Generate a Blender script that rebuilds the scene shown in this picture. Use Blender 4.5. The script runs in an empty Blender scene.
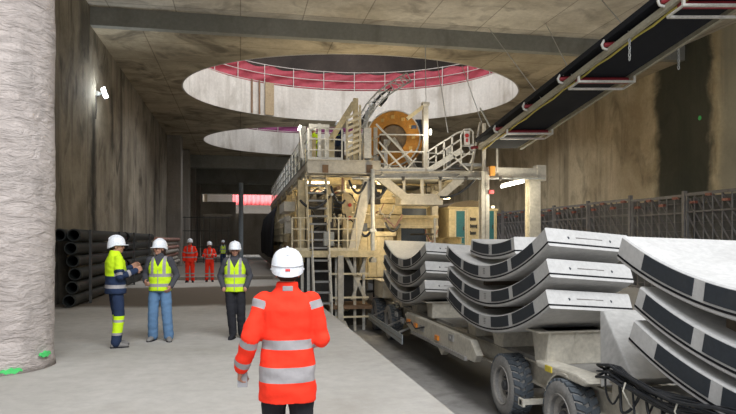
import bpy, bmesh, math, random
from mathutils import Vector, Matrix, noise
random.seed(7)
SC = bpy.context.scene
COL = SC.collection
TH = math.radians(11.1); CS, SN = math.cos(TH), math.sin(TH)
EYE = 1.72; F = 650.0
V = Vector

# ---------------------------------------------------------------- planning helpers (metres in the hall)
def at(px, py, Y):
    """point of the hall on the transverse plane Y"""
    k = (px - 368.0) / F
    X = Y * math.tan(TH + math.atan(k)); d = X * SN + Y * CS
    return V((X, Y, EYE + (240.0 - py) * d / F))
def dep(px, py, d):
    lat = (px - 368.0) / F * d
    return V((lat * CS + d * SN, d * CS - lat * SN, EYE + (240.0 - py) * d / F))

# ---------------------------------------------------------------- materials
MATS = {}
def _nt(name):
    m = bpy.data.materials.new(name); m.use_nodes = True
    nt = m.node_tree; b = nt.nodes['Principled BSDF']
    return m, nt, b
def _n(nt, t, **kw):
    n = nt.nodes.new(t)
    for k, v in kw.items():
        if k in n.inputs.keys(): n.inputs[k].default_value = v
        else: setattr(n, k, v)
    return n
def c4(c): return (c[0], c[1], c[2], 1.0)
def coords(nt, scale=(1, 1, 1), loc=(0, 0, 0)):
    tc = _n(nt, 'ShaderNodeTexCoord'); mp = _n(nt, 'ShaderNodeMapping')
    mp.inputs['Scale'].default_value = scale; mp.inputs['Location'].default_value = loc
    nt.links.new(tc.outputs['Object'], mp.inputs['Vector']); return mp.outputs['Vector']
def ramp(nt, src, a, b, ca=(0, 0, 0), cb=(1, 1, 1)):
    r = _n(nt, 'ShaderNodeValToRGB'); e = r.color_ramp.elements
    e[0].position = a; e[1].position = b; e[0].color = c4(ca); e[1].color = c4(cb)
    nt.links.new(src, r.inputs['Fac']); return r.outputs['Color']
def mix(nt, fac, a, b, mode='MIX'):
    m = _n(nt, 'ShaderNodeMix', data_type='RGBA', blend_type=mode)
    for s, v in ((0, fac), (6, a), (7, b)):
        if isinstance(v, (int, float)): m.inputs[s].default_value = v
        elif isinstance(v, tuple): m.inputs[s].default_value = c4(v)
        else: nt.links.new(v, m.inputs[s])
    return m.outputs[2]
def noi(nt, vec, scale, detail=4, rough=.6, dist=0):
    n = _n(nt, 'ShaderNodeTexNoise'); n.inputs['Scale'].default_value = scale
    n.inputs['Detail'].default_value = detail; n.inputs['Roughness'].default_value = rough
    n.inputs['Distortion'].default_value = dist
    nt.links.new(vec, n.inputs['Vector']); return n.outputs['Fac']
def bump(nt, b, h, strength, dist=.02):
    bp = _n(nt, 'ShaderNodeBump'); bp.inputs['Strength'].default_value = strength; bp.inputs['Distance'].default_value = dist
    nt.links.new(h, bp.inputs['Height']); nt.links.new(bp.outputs['Normal'], b.inputs['Normal'])
def paint(name, c, dirt=(.12, .10, .07), amt=.35, rough=.55, metal=0, sc=3.0, bmp=.05):
    if name in MATS: return MATS[name]
    m, nt, b = _nt(name); v = coords(nt)
    f = ramp(nt, noi(nt, v, sc, 6, .65, .3), .48, .72)
    g = ramp(nt, noi(nt, v, sc * 6, 3, .6), .3, .7, (.82, .82, .82), (1.08, 1.08, 1.08))
    mm = _n(nt, 'ShaderNodeMath', operation='MULTIPLY'); mm.inputs[1].default_value = amt; nt.links.new(f, mm.inputs[0])
    col = mix(nt, mm.outputs[0], c, dirt); col = mix(nt, 1.0, col, g, 'MULTIPLY')
    nt.links.new(col, b.inputs['Base Color']); b.inputs['Roughness'].default_value = rough; b.inputs['Metallic'].default_value = metal
    if bmp: bump(nt, b, noi(nt, v, sc * 12, 3), bmp, .01)
    MATS[name] = m; return m
def fabric(name, c, rough=.85, sc=30):
    if name in MATS: return MATS[name]
    m, nt, b = _nt(name); v = coords(nt)
    g = ramp(nt, noi(nt, v, 6, 4), .3, .7, (.86, .86, .86), (1.06, 1.06, 1.06))
    nt.links.new(mix(nt, 1.0, c, g, 'MULTIPLY'), b.inputs['Base Color']); b.inputs['Roughness'].default_value = rough
    bump(nt, b, noi(nt, v, sc, 3), .25, .01)
    b.inputs['Specular IOR Level'].default_value = .15
    MATS[name] = m; return m
def emit(name, c, s):
    if name in MATS: return MATS[name]
    m, nt, b = _nt(name); b.inputs['Base Color'].default_value = c4(c)
    b.inputs['Emission Color'].default_value = c4(c); b.inputs['Emission Strength'].default_value = s
    MATS[name] = m; return m
def concrete(name, ca, cb, stain=(.05, .045, .035), stain_amt=.6, streak=.0, sc=.35, rough=.85, bmp=.3, grid=None, patch=None, fine=8, bsc=4, bdist=.03, st=(.52, .68), scratch=None):
    if name in MATS: return MATS[name]
    m, nt, b = _nt(name); v = coords(nt)
    base = mix(nt, ramp(nt, noi(nt, v, sc, 6, .62, .4), .35, .65), ca, cb)
    g = ramp(nt, noi(nt, v, fine, 5, .7), .25, .75, (.84, .84, .84), (1.1, 1.1, 1.1))
    col = mix(nt, 1.0, base, g, 'MULTIPLY')
    v2 = coords(nt, (1, 1, .6), (7, 3, 1))
    f = ramp(nt, noi(nt, v2, sc * 1.7, 7, .6, .8), st[0], st[1])
    mm = _n(nt, 'ShaderNodeMath', operation='MULTIPLY'); mm.inputs[1].default_value = stain_amt; nt.links.new(f, mm.inputs[0])
    col = mix(nt, mm.outputs[0], col, stain)
    if streak:
        v3 = coords(nt, (1.2, 1.2, .07))
        f3 = ramp(nt, noi(nt, v3, 1.0, 6, .6, .5), .54, .66)
        m3 = _n(nt, 'ShaderNodeMath', operation='MULTIPLY'); m3.inputs[1].default_value = streak; nt.links.new(f3, m3.inputs[0])
        col = mix(nt, m3.outputs[0], col, stain)
        v4 = coords(nt, (1.6, 1.6, .1), (11, 5, 0))
        f4 = ramp(nt, noi(nt, v4, .8, 5, .6, .4), .55, .7)
        m4 = _n(nt, 'ShaderNodeMath', operation='MULTIPLY'); m4.inputs[1].default_value = streak * .5; nt.links.new(f4, m4.inputs[0])
        col = mix(nt, m4.outputs[0], col, (cb[0] * 1.5, cb[1] * 1.5, cb[2] * 1.5))
    if grid:   # formwork joints: (sizeU, sizeV, axes) drawn as thin dark joints
        br = _n(nt, 'ShaderNodeTexBrick'); br.offset = 0
        br.inputs['Color1'].default_value = (1, 1, 1, 1); br.inputs['Color2'].default_value = (.86, .86, .86, 1); br.inputs['Mortar'].default_value = (.45, .43, .4, 1)
        br.inputs['Scale'].default_value = 1.0; br.inputs['Mortar Size'].default_value = .02
        br.inputs['Brick Width'].default_value = grid[0]; br.inputs['Row Height'].default_value = grid[1]
        tc = _n(nt, 'ShaderNodeTexCoord'); sp = _n(nt, 'ShaderNodeSeparateXYZ'); cmb = _n(nt, 'ShaderNodeCombineXYZ')
        nt.links.new(tc.outputs['Object'], sp.inputs[0])
        nt.links.new(sp.outputs[grid[2][0]], cmb.inputs[0]); nt.links.new(sp.outputs[grid[2][1]], cmb.inputs[1])
        nt.links.new(cmb.outputs[0], br.inputs['Vector'])
        col = mix(nt, .8, col, br.outputs['Color'], 'MULTIPLY')
    for p in (patch or []):   # (axis, lo, hi, softness, colour, amount, z_lo, z_hi)  a patch of another tone, such as the wet wall, with a ragged outline
        ax, lo, hi, so, pc, am, zl, zh = p[:8]
        tc = _n(nt, 'ShaderNodeTexCoord'); sp = _n(nt, 'ShaderNodeSeparateXYZ'); nt.links.new(tc.outputs['Object'], sp.inputs[0])
        nz = noi(nt, coords(nt), .7, 6, .6, .5)
        def edge(sock, lo, hi, so, wob):
            a = _n(nt, 'ShaderNodeMath', operation='MULTIPLY_ADD'); a.inputs[1].default_value = wob; nt.links.new(nz, a.inputs[0]); nt.links.new(sock, a.inputs[2])
            out = None
            for (p0, p1) in ((lo - so, lo + so), (hi + so, hi - so)):
                r = _n(nt, 'ShaderNodeMapRange', interpolation_type='SMOOTHSTEP'); r.clamp = True
                nt.links.new(a.outputs[0], r.inputs['Value'])
                lo_, hi_ = (p0, p1) if p0 < p1 else (p1, p0)
                r.inputs['From Min'].default_value = lo_; r.inputs['From Max'].default_value = hi_
                if p0 > p1: r.inputs['To Min'].default_value = 1; r.inputs['To Max'].default_value = 0
                if out is None: out = r.outputs[0]
                else:
                    q = _n(nt, 'ShaderNodeMath', operation='MULTIPLY'); nt.links.new(out, q.inputs[0]); nt.links.new(r.outputs[0], q.inputs[1]); out = q.outputs[0]
            return out
        e1 = edge(sp.outputs[ax], lo + so * 2, hi + so * 2, so, so * 4)
        other = 'Z' if ax != 'Z' else 'X'
        if len(p) > 8: other = p[8]
        e2 = edge(sp.outputs[other], zl, zh, max(so, .5), .8)
        q = _n(nt, 'ShaderNodeMath', operation='MULTIPLY'); nt.links.new(e1, q.inputs[0]); nt.links.new(e2, q.inputs[1])
        q2 = _n(nt, 'ShaderNodeMath', operation='MULTIPLY'); q2.inputs[1].default_value = am; nt.links.new(q.outputs[0], q2.inputs[0])
        col = mix(nt, q2.outputs[0], col, pc)
    nt.links.new(col, b.inputs['Base Color']); b.inputs['Roughness'].default_value = rough
    b.inputs['Specular IOR Level'].default_value = .25
    h = noi(nt, coords(nt, scratch or (1, 1, 1)), bsc, 8, .65, .6)
    bump(nt, b, h, bmp, bdist)
    MATS[name] = m; return m

# ---------------------------------------------------------------- objects
def wloc(o):
    p = V((0, 0, 0))
    while o is not None: p = p + o.location; o = o.parent
    return p
def tag(o, label=None, cat=None, group=None, kind=None):
    if label: o['label'] = label
    if cat: o['category'] = cat
    if group: o['group'] = group
    if kind: o['kind'] = kind
    return o
def empty(name, loc, label=None, cat=None, group=None, rz=0):
    o = bpy.data.objects.new(name, None); COL.objects.link(o); o.location = loc; o.rotation_euler = (0, 0, rz)
    o.empty_display_size = .2
    return tag(o, label, cat, group)
class MB:
    def __init__(s): s.bm = bmesh.new(); s.mi = 0
    def _f(s, vs):
        try:
            f = s.bm.faces.new(vs); f.material_index = s.mi; return f
        except ValueError: return None
    def hexa(s, p):
        v = [s.bm.verts.new(q) for q in p]
        for q in ((0, 3, 2, 1), (4, 5, 6, 7), (0, 1, 5, 4), (1, 2, 6, 5), (2, 3, 7, 6), (3, 0, 4, 7)): s._f([v[i] for i in q])
        return s
    def box(s, a, b):
        x0, y0, z0 = a; x1, y1, z1 = b
        if x0 > x1: x0, x1 = x1, x0
        if y0 > y1: y0, y1 = y1, y0
        if z0 > z1: z0, z1 = z1, z0
        return s.hexa([(x0, y0, z0), (x1, y0, z0), (x1, y1, z0), (x0, y1, z0), (x0, y0, z1), (x1, y0, z1), (x1, y1, z1), (x0, y1, z1)])
    def cbox(s, c, d): return s.box([c[i] - d[i] / 2 for i in range(3)], [c[i] + d[i] / 2 for i in range(3)])
    def bar(s, p, q, w, h=None, up=(0, 0, 1)):
        p, q = V(p), V(q); h = h or w; d = (q - p).normalized(); u = V(up)
        if abs(d.dot(u)) > .98: u = V((0, 1, 0))
        r = d.cross(u).normalized(); u = r.cross(d).normalized(); r *= w / 2; u *= h / 2
        return s.hexa([p - r - u, p + r - u, p + r + u, p - r + u, q - r - u, q + r - u, q + r + u, q - r + u])
    def ibeam(s, p, q, w, h, t=.02):
        p, q = V(p), V(q); up = V((0, 0, 1)); d = (q - p).normalized()
        if abs(d.z) > .9:
            y = V((0, 1, 0)) * (h / 2 - t / 2)
            s.bar(p + y, q + y, w, t, (0, 1, 0)); s.bar(p - y, q - y, w, t, (0, 1, 0)); s.bar(p, q, t, h, (0, 1, 0)); return s
        y = up * (h / 2 - t / 2)
        s.bar(p + y, q + y, w, t); s.bar(p - y, q - y, w, t); s.bar(p, q, t, h); return s
    def rings(s, rings, cap=True, close=False):
        vr = [[s.bm.verts.new(p) for p in r] for r in rings]; n = len(vr[0])
        R = len(vr)
        for i in range(R if close else R - 1):
            a, b = vr[i], vr[(i + 1) % R]
            for j in range(n): s._f([a[j], a[(j + 1) % n], b[(j + 1) % n], b[j]])
        if cap and not close: s._f(vr[0][::-1]); s._f(vr[-1])
        return s
    def path(s, pts, r, n=8, cap=True, close=False):
        pts = [V(p) for p in pts]; m = len(pts); R = []
        prev = None
        for i, p in enumerate(pts):
            if close: t = (pts[(i + 1) % m] - pts[i - 1]).normalized()
            else: t = (pts[min(i + 1, m - 1)] - pts[max(i - 1, 0)]).normalized()
            u = V((0, 0, 1)) if abs(t.z) < .9 else V((1, 0, 0))
            if prev is not None: u = prev
            a = t.cross(u).normalized(); u = a.cross(t).normalized(); prev = u
            rr = r[i] if isinstance(r, (list, tuple)) else r
            R.append([p + (a * math.cos(k * 2 * math.pi / n) + u * math.sin(k * 2 * math.pi / n)) * rr for k in range(n)])
        return s.rings(R, cap, close)
    def tube(s, p, q, r, n=8): return s.path([p, q], r, n)
    def lathe(s, prof, c, axis='Z', n=24, sx=1, sy=1, close=False):
        c = V(c); R = []
        for r, z in prof:
            ring = []
            for k in range(n):
                a = k * 2 * math.pi / n; x, y = r * math.cos(a) * sx, r * math.sin(a) * sy
                ring.append(c + (V((x, y, z)) if axis == 'Z' else V((z, x, y)) if axis == 'X' else V((y, z, x))))
            R.append(ring)
        return s.rings(R, not close, close)
    def ell(s, c, r, n=12, m=8, rot=None):
        c = V(c); R = []
        for i in range(1, m):
            t = math.pi * i / m; ring = []
            for k in range(n):
                a = k * 2 * math.pi / n
                p = V((r[0] * math.sin(t) * math.cos(a), r[1] * math.sin(t) * math.sin(a), -r[2] * math.cos(t)))
                ring.append(c + (rot @ p if rot else p))
            R.append(ring)
        vr = [[s.bm.verts.new(p) for p in q] for q in R]
        lo = V((0, 0, -r[2])); hi = V((0, 0, r[2]))
        b = s.bm.verts.new(c + (rot @ lo if rot else lo)); t_ = s.bm.verts.new(c + (rot @ hi if rot else hi))
        for i in range(len(vr) - 1):
            for j in range(n): s._f([vr[i][j], vr[i][(j + 1) % n], vr[i + 1][(j + 1) % n], vr[i + 1][j]])
        for j in range(n): s._f([b, vr[0][(j + 1) % n], vr[0][j]]); s._f([t_, vr[-1][j], vr[-1][(j + 1) % n]])
        return s
    def prism(s, poly, axis, a, b):
        def P(u, v, w): return {'X': (w, u, v), 'Y': (u, w, v), 'Z': (u, v, w)}[axis]
        return s.rings([[P(u, v, a) for u, v in poly], [P(u, v, b) for u, v in poly]])
    def build(s, name, mats, parent=None, local=False, smooth=False, bevel=0, kind=None, label=None):
        bmesh.ops.recalc_face_normals(s.bm, faces=s.bm.faces)
        me = bpy.data.meshes.new(name)
        if parent is not None and not local:
            bmesh.ops.translate(s.bm, vec=-wloc(parent), verts=s.bm.verts)
        s.bm.to_mesh(me); s.bm.free()
        if not isinstance(mats, (list, tuple)): mats = [mats]
        for m in mats: me.materials.append(m)
        if smooth:
            for p in me.polygons: p.use_smooth = True
            if smooth == 'auto':
                try: me.set_sharp_from_angle(angle=math.radians(38))
                except Exception: pass
        o = bpy.data.objects.new(name, me); COL.objects.link(o)
        if parent is not None: o.parent = parent
        if bevel:
            bv = o.modifiers.new('b', 'BEVEL'); bv.width = bevel; bv.segments = 2; bv.limit_method = 'ANGLE'; bv.angle_limit = math.radians(40)
        if kind: o['kind'] = kind
        if label: o['label'] = label
        return o
def copy_tree(o, parent=None):
    c = o.copy(); COL.objects.link(c); c.parent = parent
    for ch in list(o.children): copy_tree(ch, c)
    return c
def centred(mb, name, mats, label, cat, group=None, smooth=False, bevel=0, kind=None):
    """one-mesh thing whose origin sits at the bottom centre of its shape"""
    vs = [v.co for v in mb.bm.verts]
    lo = [min(v[i] for v in vs) for i in range(3)]; hi = [max(v[i] for v in vs) for i in range(3)]
    c = V(((lo[0] + hi[0]) / 2, (lo[1] + hi[1]) / 2, lo[2]))
    bmesh.ops.translate(mb.bm, vec=-c, verts=mb.bm.verts)
    o = mb.build(name, mats, smooth=smooth, bevel=bevel); o.location = c
    return tag(o, label, cat, group, kind)
# ---------------------------------------------------------------- people
SKIN = fabric('skin', (.42, .22, .15), .6)
HAIR = fabric('dark_hair', (.035, .02, .015), .7)
YEL = fabric('hi_vis_yellow_fabric', (.56, .80, .02)); ORG = fabric('hi_vis_orange_fabric', (.90, .042, .018))
NAVY = fabric('navy_fabric', (.022, .035, .075)); BLK = fabric('black_fabric', (.022, .022, .026))
CHAR = fabric('charcoal_fabric', (.06, .06, .068)); JEAN = fabric('blue_denim', (.11, .2, .33))
REFL = fabric('reflective_tape', (.32, .30, .30), .55); GREYB = fabric('grey_suede', (.2, .19, .18))
HAT = paint('white_helmet_shell', (.78, .80, .83), (.5, .5, .5), .1, .35, sc=8, bmp=0)
RED = paint('red_sticker', (.65, .04, .04), amt=0, bmp=0); STRAP = fabric('black_strap', (.02, .02, .02))
PHONE = paint('grey_phone', (.35, .35, .36), amt=.1, bmp=0)

def remeshed(mb, name, mats, vox, parent, cuts=(), pick=None, wrinkle=0, wsc=9, smooth_it=2, label=None):
    """fuse the overlapping forms of a garment or body into one skin"""
    bmesh.ops.recalc_face_normals(mb.bm, faces=mb.bm.faces)
    me = bpy.data.meshes.new('tmp'); mb.bm.to_mesh(me); mb.bm.free()
    o = bpy.data.objects.new('tmp', me); COL.objects.link(o)
    md = o.modifiers.new('r', 'REMESH'); md.mode = 'VOXEL'; md.voxel_size = vox; md.adaptivity = 0
    if smooth_it:
        sm = o.modifiers.new('s', 'SMOOTH'); sm.factor = .5; sm.iterations = smooth_it
    dg = bpy.context.evaluated_depsgraph_get(); dg.update()
    m2 = bpy.data.meshes.new_from_object(o.evaluated_get(dg)); m2.name = name
    bpy.data.objects.remove(o); bpy.data.meshes.remove(me)
    bm = bmesh.new(); bm.from_mesh(m2)
    if wrinkle:
        bm.normal_update()
        sd = random.random() * 50
        for v in bm.verts:
            c = v.co
            n = noise.noise(V((c.x * wsc + sd, c.y * wsc, c.z * wsc * 1.9 + 3 * c.x))) + .5 * noise.noise(V((c.x * wsc * 2.3, c.y * wsc * 2.3 + sd, c.z * wsc * 3)))
            v.co = c + v.normal * n * wrinkle
    for co, no in cuts:
        bmesh.ops.bisect_plane(bm, geom=bm.verts[:] + bm.edges[:] + bm.faces[:], plane_co=co, plane_no=no, dist=1e-5)
    if pick:
        for f in bm.faces: f.material_index = pick(f.calc_center_median())
    for f in bm.faces: f.smooth = True
    m2.materials.clear()
    for m in mats: m2.materials.append(m)
    bm.to_mesh(m2); bm.free()
    ob = bpy.data.objects.new(name, m2); COL.objects.link(ob); ob.parent = parent
    if label: ob['label'] = label
    return ob
def chain(mb, pts, rs, n=14):
    pts = [V(p) for p in pts]
    mb.path(pts, rs, n)
    for p, r in zip(pts, rs): mb.ell(p, (r, r, r), n, 8)
def torso(mb, rows, n=24):
    """rows of (z, rx, ry, ycentre[, xcentre])"""
    R = []
    for row in rows:
        z, rx, ry, yc = row[:4]; xc = row[4] if len(row) > 4 else 0
        R.append([V((xc + rx * math.copysign(abs(math.cos(a)) ** .85, math.cos(a)), yc + ry * math.sin(a), z)) for a in [k * 2 * math.pi / n for k in range(n)]])
    mb.rings(R)
def hand(mb, w, d, side, curl=.5, palmn=None, k=1.0):
    """palm, four fingers of their own length and a thumb; w wrist, d direction of the forearm"""
    w = V(w); d = V(d).normalized(); pn = V(palmn) if palmn else V((-side, 0, 0))
    pn = (pn - d * pn.dot(d)).normalized(); ac = d.cross(pn).normalized()
    if ac.dot(V((0, 1, .2))) < 0: ac = -ac     # thumb side points forward
    chain(mb, [w, w + d * .03 * k], [.026 * k, .027 * k], 10)
    for i in range(4):
        b = w + d * .02 * k + ac * (.03 - .02 * i) * k
        kn = w + d * .085 * k + ac * (.033 - .022 * i) * k
        mb.path([b, kn], .0145 * k, 8); mb.ell(kn, (.014 * k,) * 3, 8, 6)
        L = (.040, .046, .043, .034)[i] * k
        d1 = (d * math.cos(curl) + pn * math.sin(curl)); d2 = (d * math.cos(curl * 2) + pn * math.sin(curl * 2))
        q = kn + d1 * L; t = q + d2 * L * .75
        chain(mb, [kn, q, t], [.0105 * k, .0095 * k, .0085 * k], 8)
    b = w + d * .025 * k + ac * .028 * k
    q = b + (d * .6 + ac * .7 + pn * .35).normalized() * .038 * k; t = q + (d * .9 + ac * .25 + pn * .4).normalized() * .032 * k
    chain(mb, [b, q, t], [.015 * k, .0125 * k, .010 * k], 8)

def person(label, loc, face_deg, H, top, legs, arms, feet, turn=0, vox=.01, group=None, shoe=None, held=None, hat_mark=False, hairlong=False, nod=0, lean=0, hidden_hands=(), skin=SKIN):
    """local: looks along +Y, +X is its right.  arms: {'R':(elbow,wrist,curl),...}; feet: {'R':(x,y,yawdeg)}"""
    K = H / 1.75
    root = empty('person', loc, label, 'person', group, math.radians(face_deg))
    S = lambda p: V(p) * K
    sh = {'R': V((.165, 0, 1.385)), 'L': V((-.165, 0, 1.385))}
    hip = {'R': V((.095, 0, .90)), 'L': V((-.095, 0, .90))}
    ank = {s: V((feet[s][0], feet[s][1], .10)) for s in 'RL'}
    knee = {}
    for s in 'RL':
        m = (hip[s] + ank[s]) / 2; knee[s] = V((m.x * 1.0 + .0, m.y + .035, .495))
    HR = Matrix.Rotation(math.radians(turn), 3, 'Z') @ Matrix.Rotation(math.radians(nod), 3, 'X')
    hc = V((0, .02, 1.585))
    hp = lambda p: S(hc + HR @ V(p))
    # ---- body
    b = MB()
    R3 = HR
    b.ell(S(hc + HR @ V((0, -.01, .03))), (.076 * K, .094 * K, .098 * K), 20, 14, R3)
    b.ell(hp((0, .028, -.035)), (.058 * K, .062 * K, .075 * K), 16, 12, R3)
    b.ell(hp((0, .062, -.085)), (.026 * K, .024 * K, .022 * K), 12, 8, R3)
    b.ell(hp((0, .094, -.012)), (.013 * K, .018 * K, .028 * K), 10, 8, R3); b.ell(hp((0, .104, -.028)), (.016 * K, .014 * K, .012 * K), 10, 8, R3)
    for sx in (-1, 1):
        b.ell(hp((sx * .077, -.005, -.012)), (.010 * K, .020 * K, .032 * K), 10, 8, R3)
        b.ell(hp((sx * .034, .072, -.035)), (.024 * K, .018 * K, .022 * K), 10, 8, R3)
    b.ell(hp((0, .086, -.062)), (.024 * K, .012 * K, .010 * K), 10, 8, R3)
    chain(b, [S((0, -.015, 1.40)), S((0, -.005, 1.50)), S(hc + V((0, -.015, -.05)))], [.062 * K, .055 * K, .055 * K])
    torso(b, [[r * K for r in q] for q in ((.86, .14, .10, 0), (1.0, .13, .095, 0), (1.12, .125, .09, .0), (1.3, .15, .10, 0), (1.41, .14, .075, -.01), (1.45, .07, .06, -.01))])
    for s in 'RL':
        e, w, cu = arms[s][:3]; e, w = V(e), V(w)
        chain(b, [S(sh[s]), S(e), S(w)], [.042 * K, .036 * K, .027 * K])
        if s not in hidden_hands:
            hand(b, S(w), (w - e), 1 if s == 'R' else -1, cu, arms[s][3] if len(arms[s]) > 3 else None, K)
        else: b.ell(S(w + (w - e).normalized() * .05), (.035 * K, .03 * K, .05 * K), 10, 8)
        chain(b, [S(hip[s]), S(knee[s]), S(ank[s])], [.075 * K, .052 * K, .036 * K])
    remeshed(b, 'body', [skin], min(vox, .0075), root, smooth_it=1)
    for sx in (-1, 1):
        q = MB(); q.ell(hp((sx * .031, .081, -.005)), (.011 * K, .008 * K, .007 * K), 10, 8, R3); q.build('eye', fabric('dark_eye', (.03, .02, .02)), root, True, True)
        q = MB(); q.bar(hp((sx * .045, .080, .012)), hp((sx * .016, .088, .013)), .008 * K, .006 * K); q.build('eyebrow', HAIR, root, True)
    q = MB(); q.bar(hp((-.02, .093, -.062)), hp((.02, .093, -.062)), .010 * K, .006 * K); q.build('mouth', fabric('lips', (.25, .07, .06)), root, True)
    # ---- hair at nape and temples
    h = MB()
    if hairlong:
        h.ell(hp((0, -.04, -.02)), (.082 * K, .075 * K, .115 * K), 16, 10, R3); h.ell(hp((0, -.06, -.10)), (.065 * K, .045 * K, .07 * K), 14, 8, R3)
    else: h.ell(hp((0, -.028, .005)), (.0815 * K, .082 * K, .088 * K), 16, 10, R3)
    remeshed(h, 'hair', [HAIR], .012, root)
    # ---- helmet
    hm = empty_part = MB()
    prof = [(.119, -.014), (.121, .0), (.119, .03), (.114, .06), (.103, .09), (.085, .114), (.06, .131), (.03, .140), (.002, .143)]
    Rg = []
    for r, z in prof:
        Rg.append([hp((r * math.cos(a) * .93, -.008 + r * math.sin(a) * 1.14, .027 + z - .055 * max(0, -math.sin(a)) ** .8 * max(0, 1 - max(0, z) / .14))) for a in [k * 2 * math.pi / 28 for k in range(28)]])
    hm.rings(Rg, True)
    hat = hm.build('hard_hat', HAT, root, True, 'auto')
    hm = MB(); ringo, ringi = [], []
    for k in range(29):
        a = math.pi * k / 28; ex = .05 * math.sin(a) ** 1.5
        ringo.append((math.cos(a) * .93 * .126, -.008 + math.sin(a) * (.122 * 1.12 + ex)))
        ringi.append((math.cos(a) * .93 * .115, -.008 + math.sin(a) * .115 * 1.12))
    for k in range(28):
        a0, a1, b1, b0 = ringi[k], ringo[k], ringo[k + 1], ringi[k + 1]
        hm.hexa([hp((*p, z)) for z in (.014, .024) for p in (a0, a1, b1, b0)])
    hm.build('visor', HAT, hat, True)
    hm = MB(); hm.path([hp((0, -.008 + .135 * math.cos(a) * 1.0, .035 + .134 * math.sin(a))) for a in [math.radians(t) for t in range(35, 150, 8)]], .011 * K, 8)
    hm.build('crown_ridge', HAT, hat, True, True)
    hm = MB(); hm.lathe([(.086, -.012), (.09, -.012), (.09, .016), (.086, .016)], (0, 0, 0), n=24, sy=1.15, close=True)
    for v in hm.bm.verts: v.co = hp(v.co + V((0, -.01, .026)))
    hm.build('headband', STRAP, hat, True, True)
    if hat_mark:
        hm = MB(); hm.hexa([hp(p) for p in ((.017, -.150, .000), (-.017, -.150, .000), (-.017, -.11, .000), (.017, -.11, .000), (.016, -.150, .015), (-.016, -.150, .015), (-.016, -.11, .015), (.016, -.11, .015))]); hm.build('sticker', RED, hat, True, label='small red sticker on the back of the helmet')
        hm = MB(); hm.path([hp((.118 * .95 * math.cos(a), -.009 + .139 * math.sin(a), .05 + .022 * math.sin(a))) for a in [math.radians(t) for t in range(190, 351, 8)]], .003 * K, 6); hm.build('rim_groove', PHONE, hat, True, True)
    # ---- trousers
    LM = legs['mats']; t = MB()
    torso(t, [[r * K for r in q] for q in ((.84, .165, .118, 0), (.93, .168, .125, -.005), (1.0, .160, .115, 0), (1.04, .152, .108, 0))])
    for s in 'RL':
        lr = legs.get('r', (.095, .075, .062))
        chain(t, [S(hip[s]), S((hip[s] + knee[s]) / 2), S(knee[s]), S((knee[s] + ank[s]) / 2), S(ank[s] + V((0, -.01, -.015)))], [.088 * K, lr[0] * .93 * K, lr[1] * K, (lr[1] + lr[2]) / 2 * K, lr[2] * K])
    cuts = []; bl = legs.get('bands', [])
    for lo, hi, mi in bl: cuts += [(S((0, 0, lo)), V((0, 0, 1))), (S((0, 0, hi)), V((0, 0, 1)))]
    def pk(c):
        for lo, hi, mi in bl:
            if lo * K <= c.z <= hi * K: return mi
        return 0
    remeshed(t, 'trousers', LM, vox, root, cuts, pk, .007 * K, 8)
    # ---- boots
    for s in 'RL':
        yaw = math.radians(feet[s][2]); a = ank[s]; fw = V((math.sin(yaw), math.cos(yaw), 0)); sd = V((fw.y, -fw.x, 0)); o = MB()
        base = V((a.x, a.y, 0))
        rings = []
        for (yy, hw, hh, zc) in ((-.085, .022, .028, .03), (-.07, .034, .05, .05), (-.03, .038, .06, .06), (.03, .040, .052, .052), (.09, .046, .04, .04), (.14, .048, .033, .034), (.175, .036, .026, .028), (.19, .016, .014, .018)):
            rings.append([S(base + fw * yy + sd * hw * math.cos(q) + V((0, 0, max(.002, zc + hh * math.sin(q))))) for q in [k * math.pi / 7 for k in range(14)]])
        o.rings(rings); chain(o, [S(base + V((0, 0, .06)) - fw * .02), S(base + V((0, 0, .16)) - fw * .015)], [.043 * K, .05 * K])
        for v in o.bm.verts: v.co.z = max(v.co.z, .003)
        bt = remeshed(o, 'boot', [shoe or GREYB], max(vox, .009), root)
        q = MB(); q.rings([[S(base + fw * yy + sd * xx + V((0, 0, z))) for (yy, xx) in ((-.088, .026), (-.02, .036), (.09, .046), (.17, .036), (.192, 0), (.17, -.036), (.09, -.046), (-.02, -.036), (-.088, -.026))] for z in (0, .02)]); q.build('sole', BLK, bt, True)
    # ---- jacket
    j = MB(); hem = top['hem']; loose = top.get('loose', 1.0)
    rows = [(hem, .186, .136, 0), (.95 if hem < .9 else hem + .04, .182, .134, 0), (1.08, .168, .126, .0), (1.22, .178, .132, .0), (1.33, .186, .128, -.005), (1.39, .168, .10, -.01), (1.435, .11, .085, -.012), (1.47, .075, .075, -.012)]
    torso(j, [[r[0] * K, r[1] * K * loose, r[2] * K * loose, r[3] * K] for r in rows])
    torso(j, [[r * K for r in q] for q in ((1.43, .082, .085, -.012), (1.485, .074, .082, -.008), (1.515, .072, .080, -.004))])   # collar
    AB = top.get('armbands', []); cuts = []; segs = {}
    for s in 'RL':
        e, w = V(arms[s][0]), V(arms[s][1]); sr = top.get('sleeve', (.075, .062, .048))
        chain(j, [S(sh[s]), S((sh[s] + e) / 2), S(e), S((e + w) / 2), S(w)], [.068 * K, sr[0] * .95 * K, sr[1] * K, (sr[1] + sr[2]) / 2 * K, sr[2] * K])
        segs[s] = (sh[s], e, w)
        for (bone, t0, t1, mi) in AB:
            p, q = (sh[s], e) if bone == 'U' else (e, w)
            for tt in (t0, t1): cuts.append((S(p.lerp(q, tt)), (q - p).normalized()))
    for lo, hi, mi in top.get('bands', []): cuts += [(S((0, 0, lo)), V((0, 0, 1))), (S((0, 0, hi)), V((0, 0, 1)))]
    for zc in top.get('zcuts', []): cuts.append((S((0, 0, zc)), V((0, 0, 1))))
    bx = top.get('straps')
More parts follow.
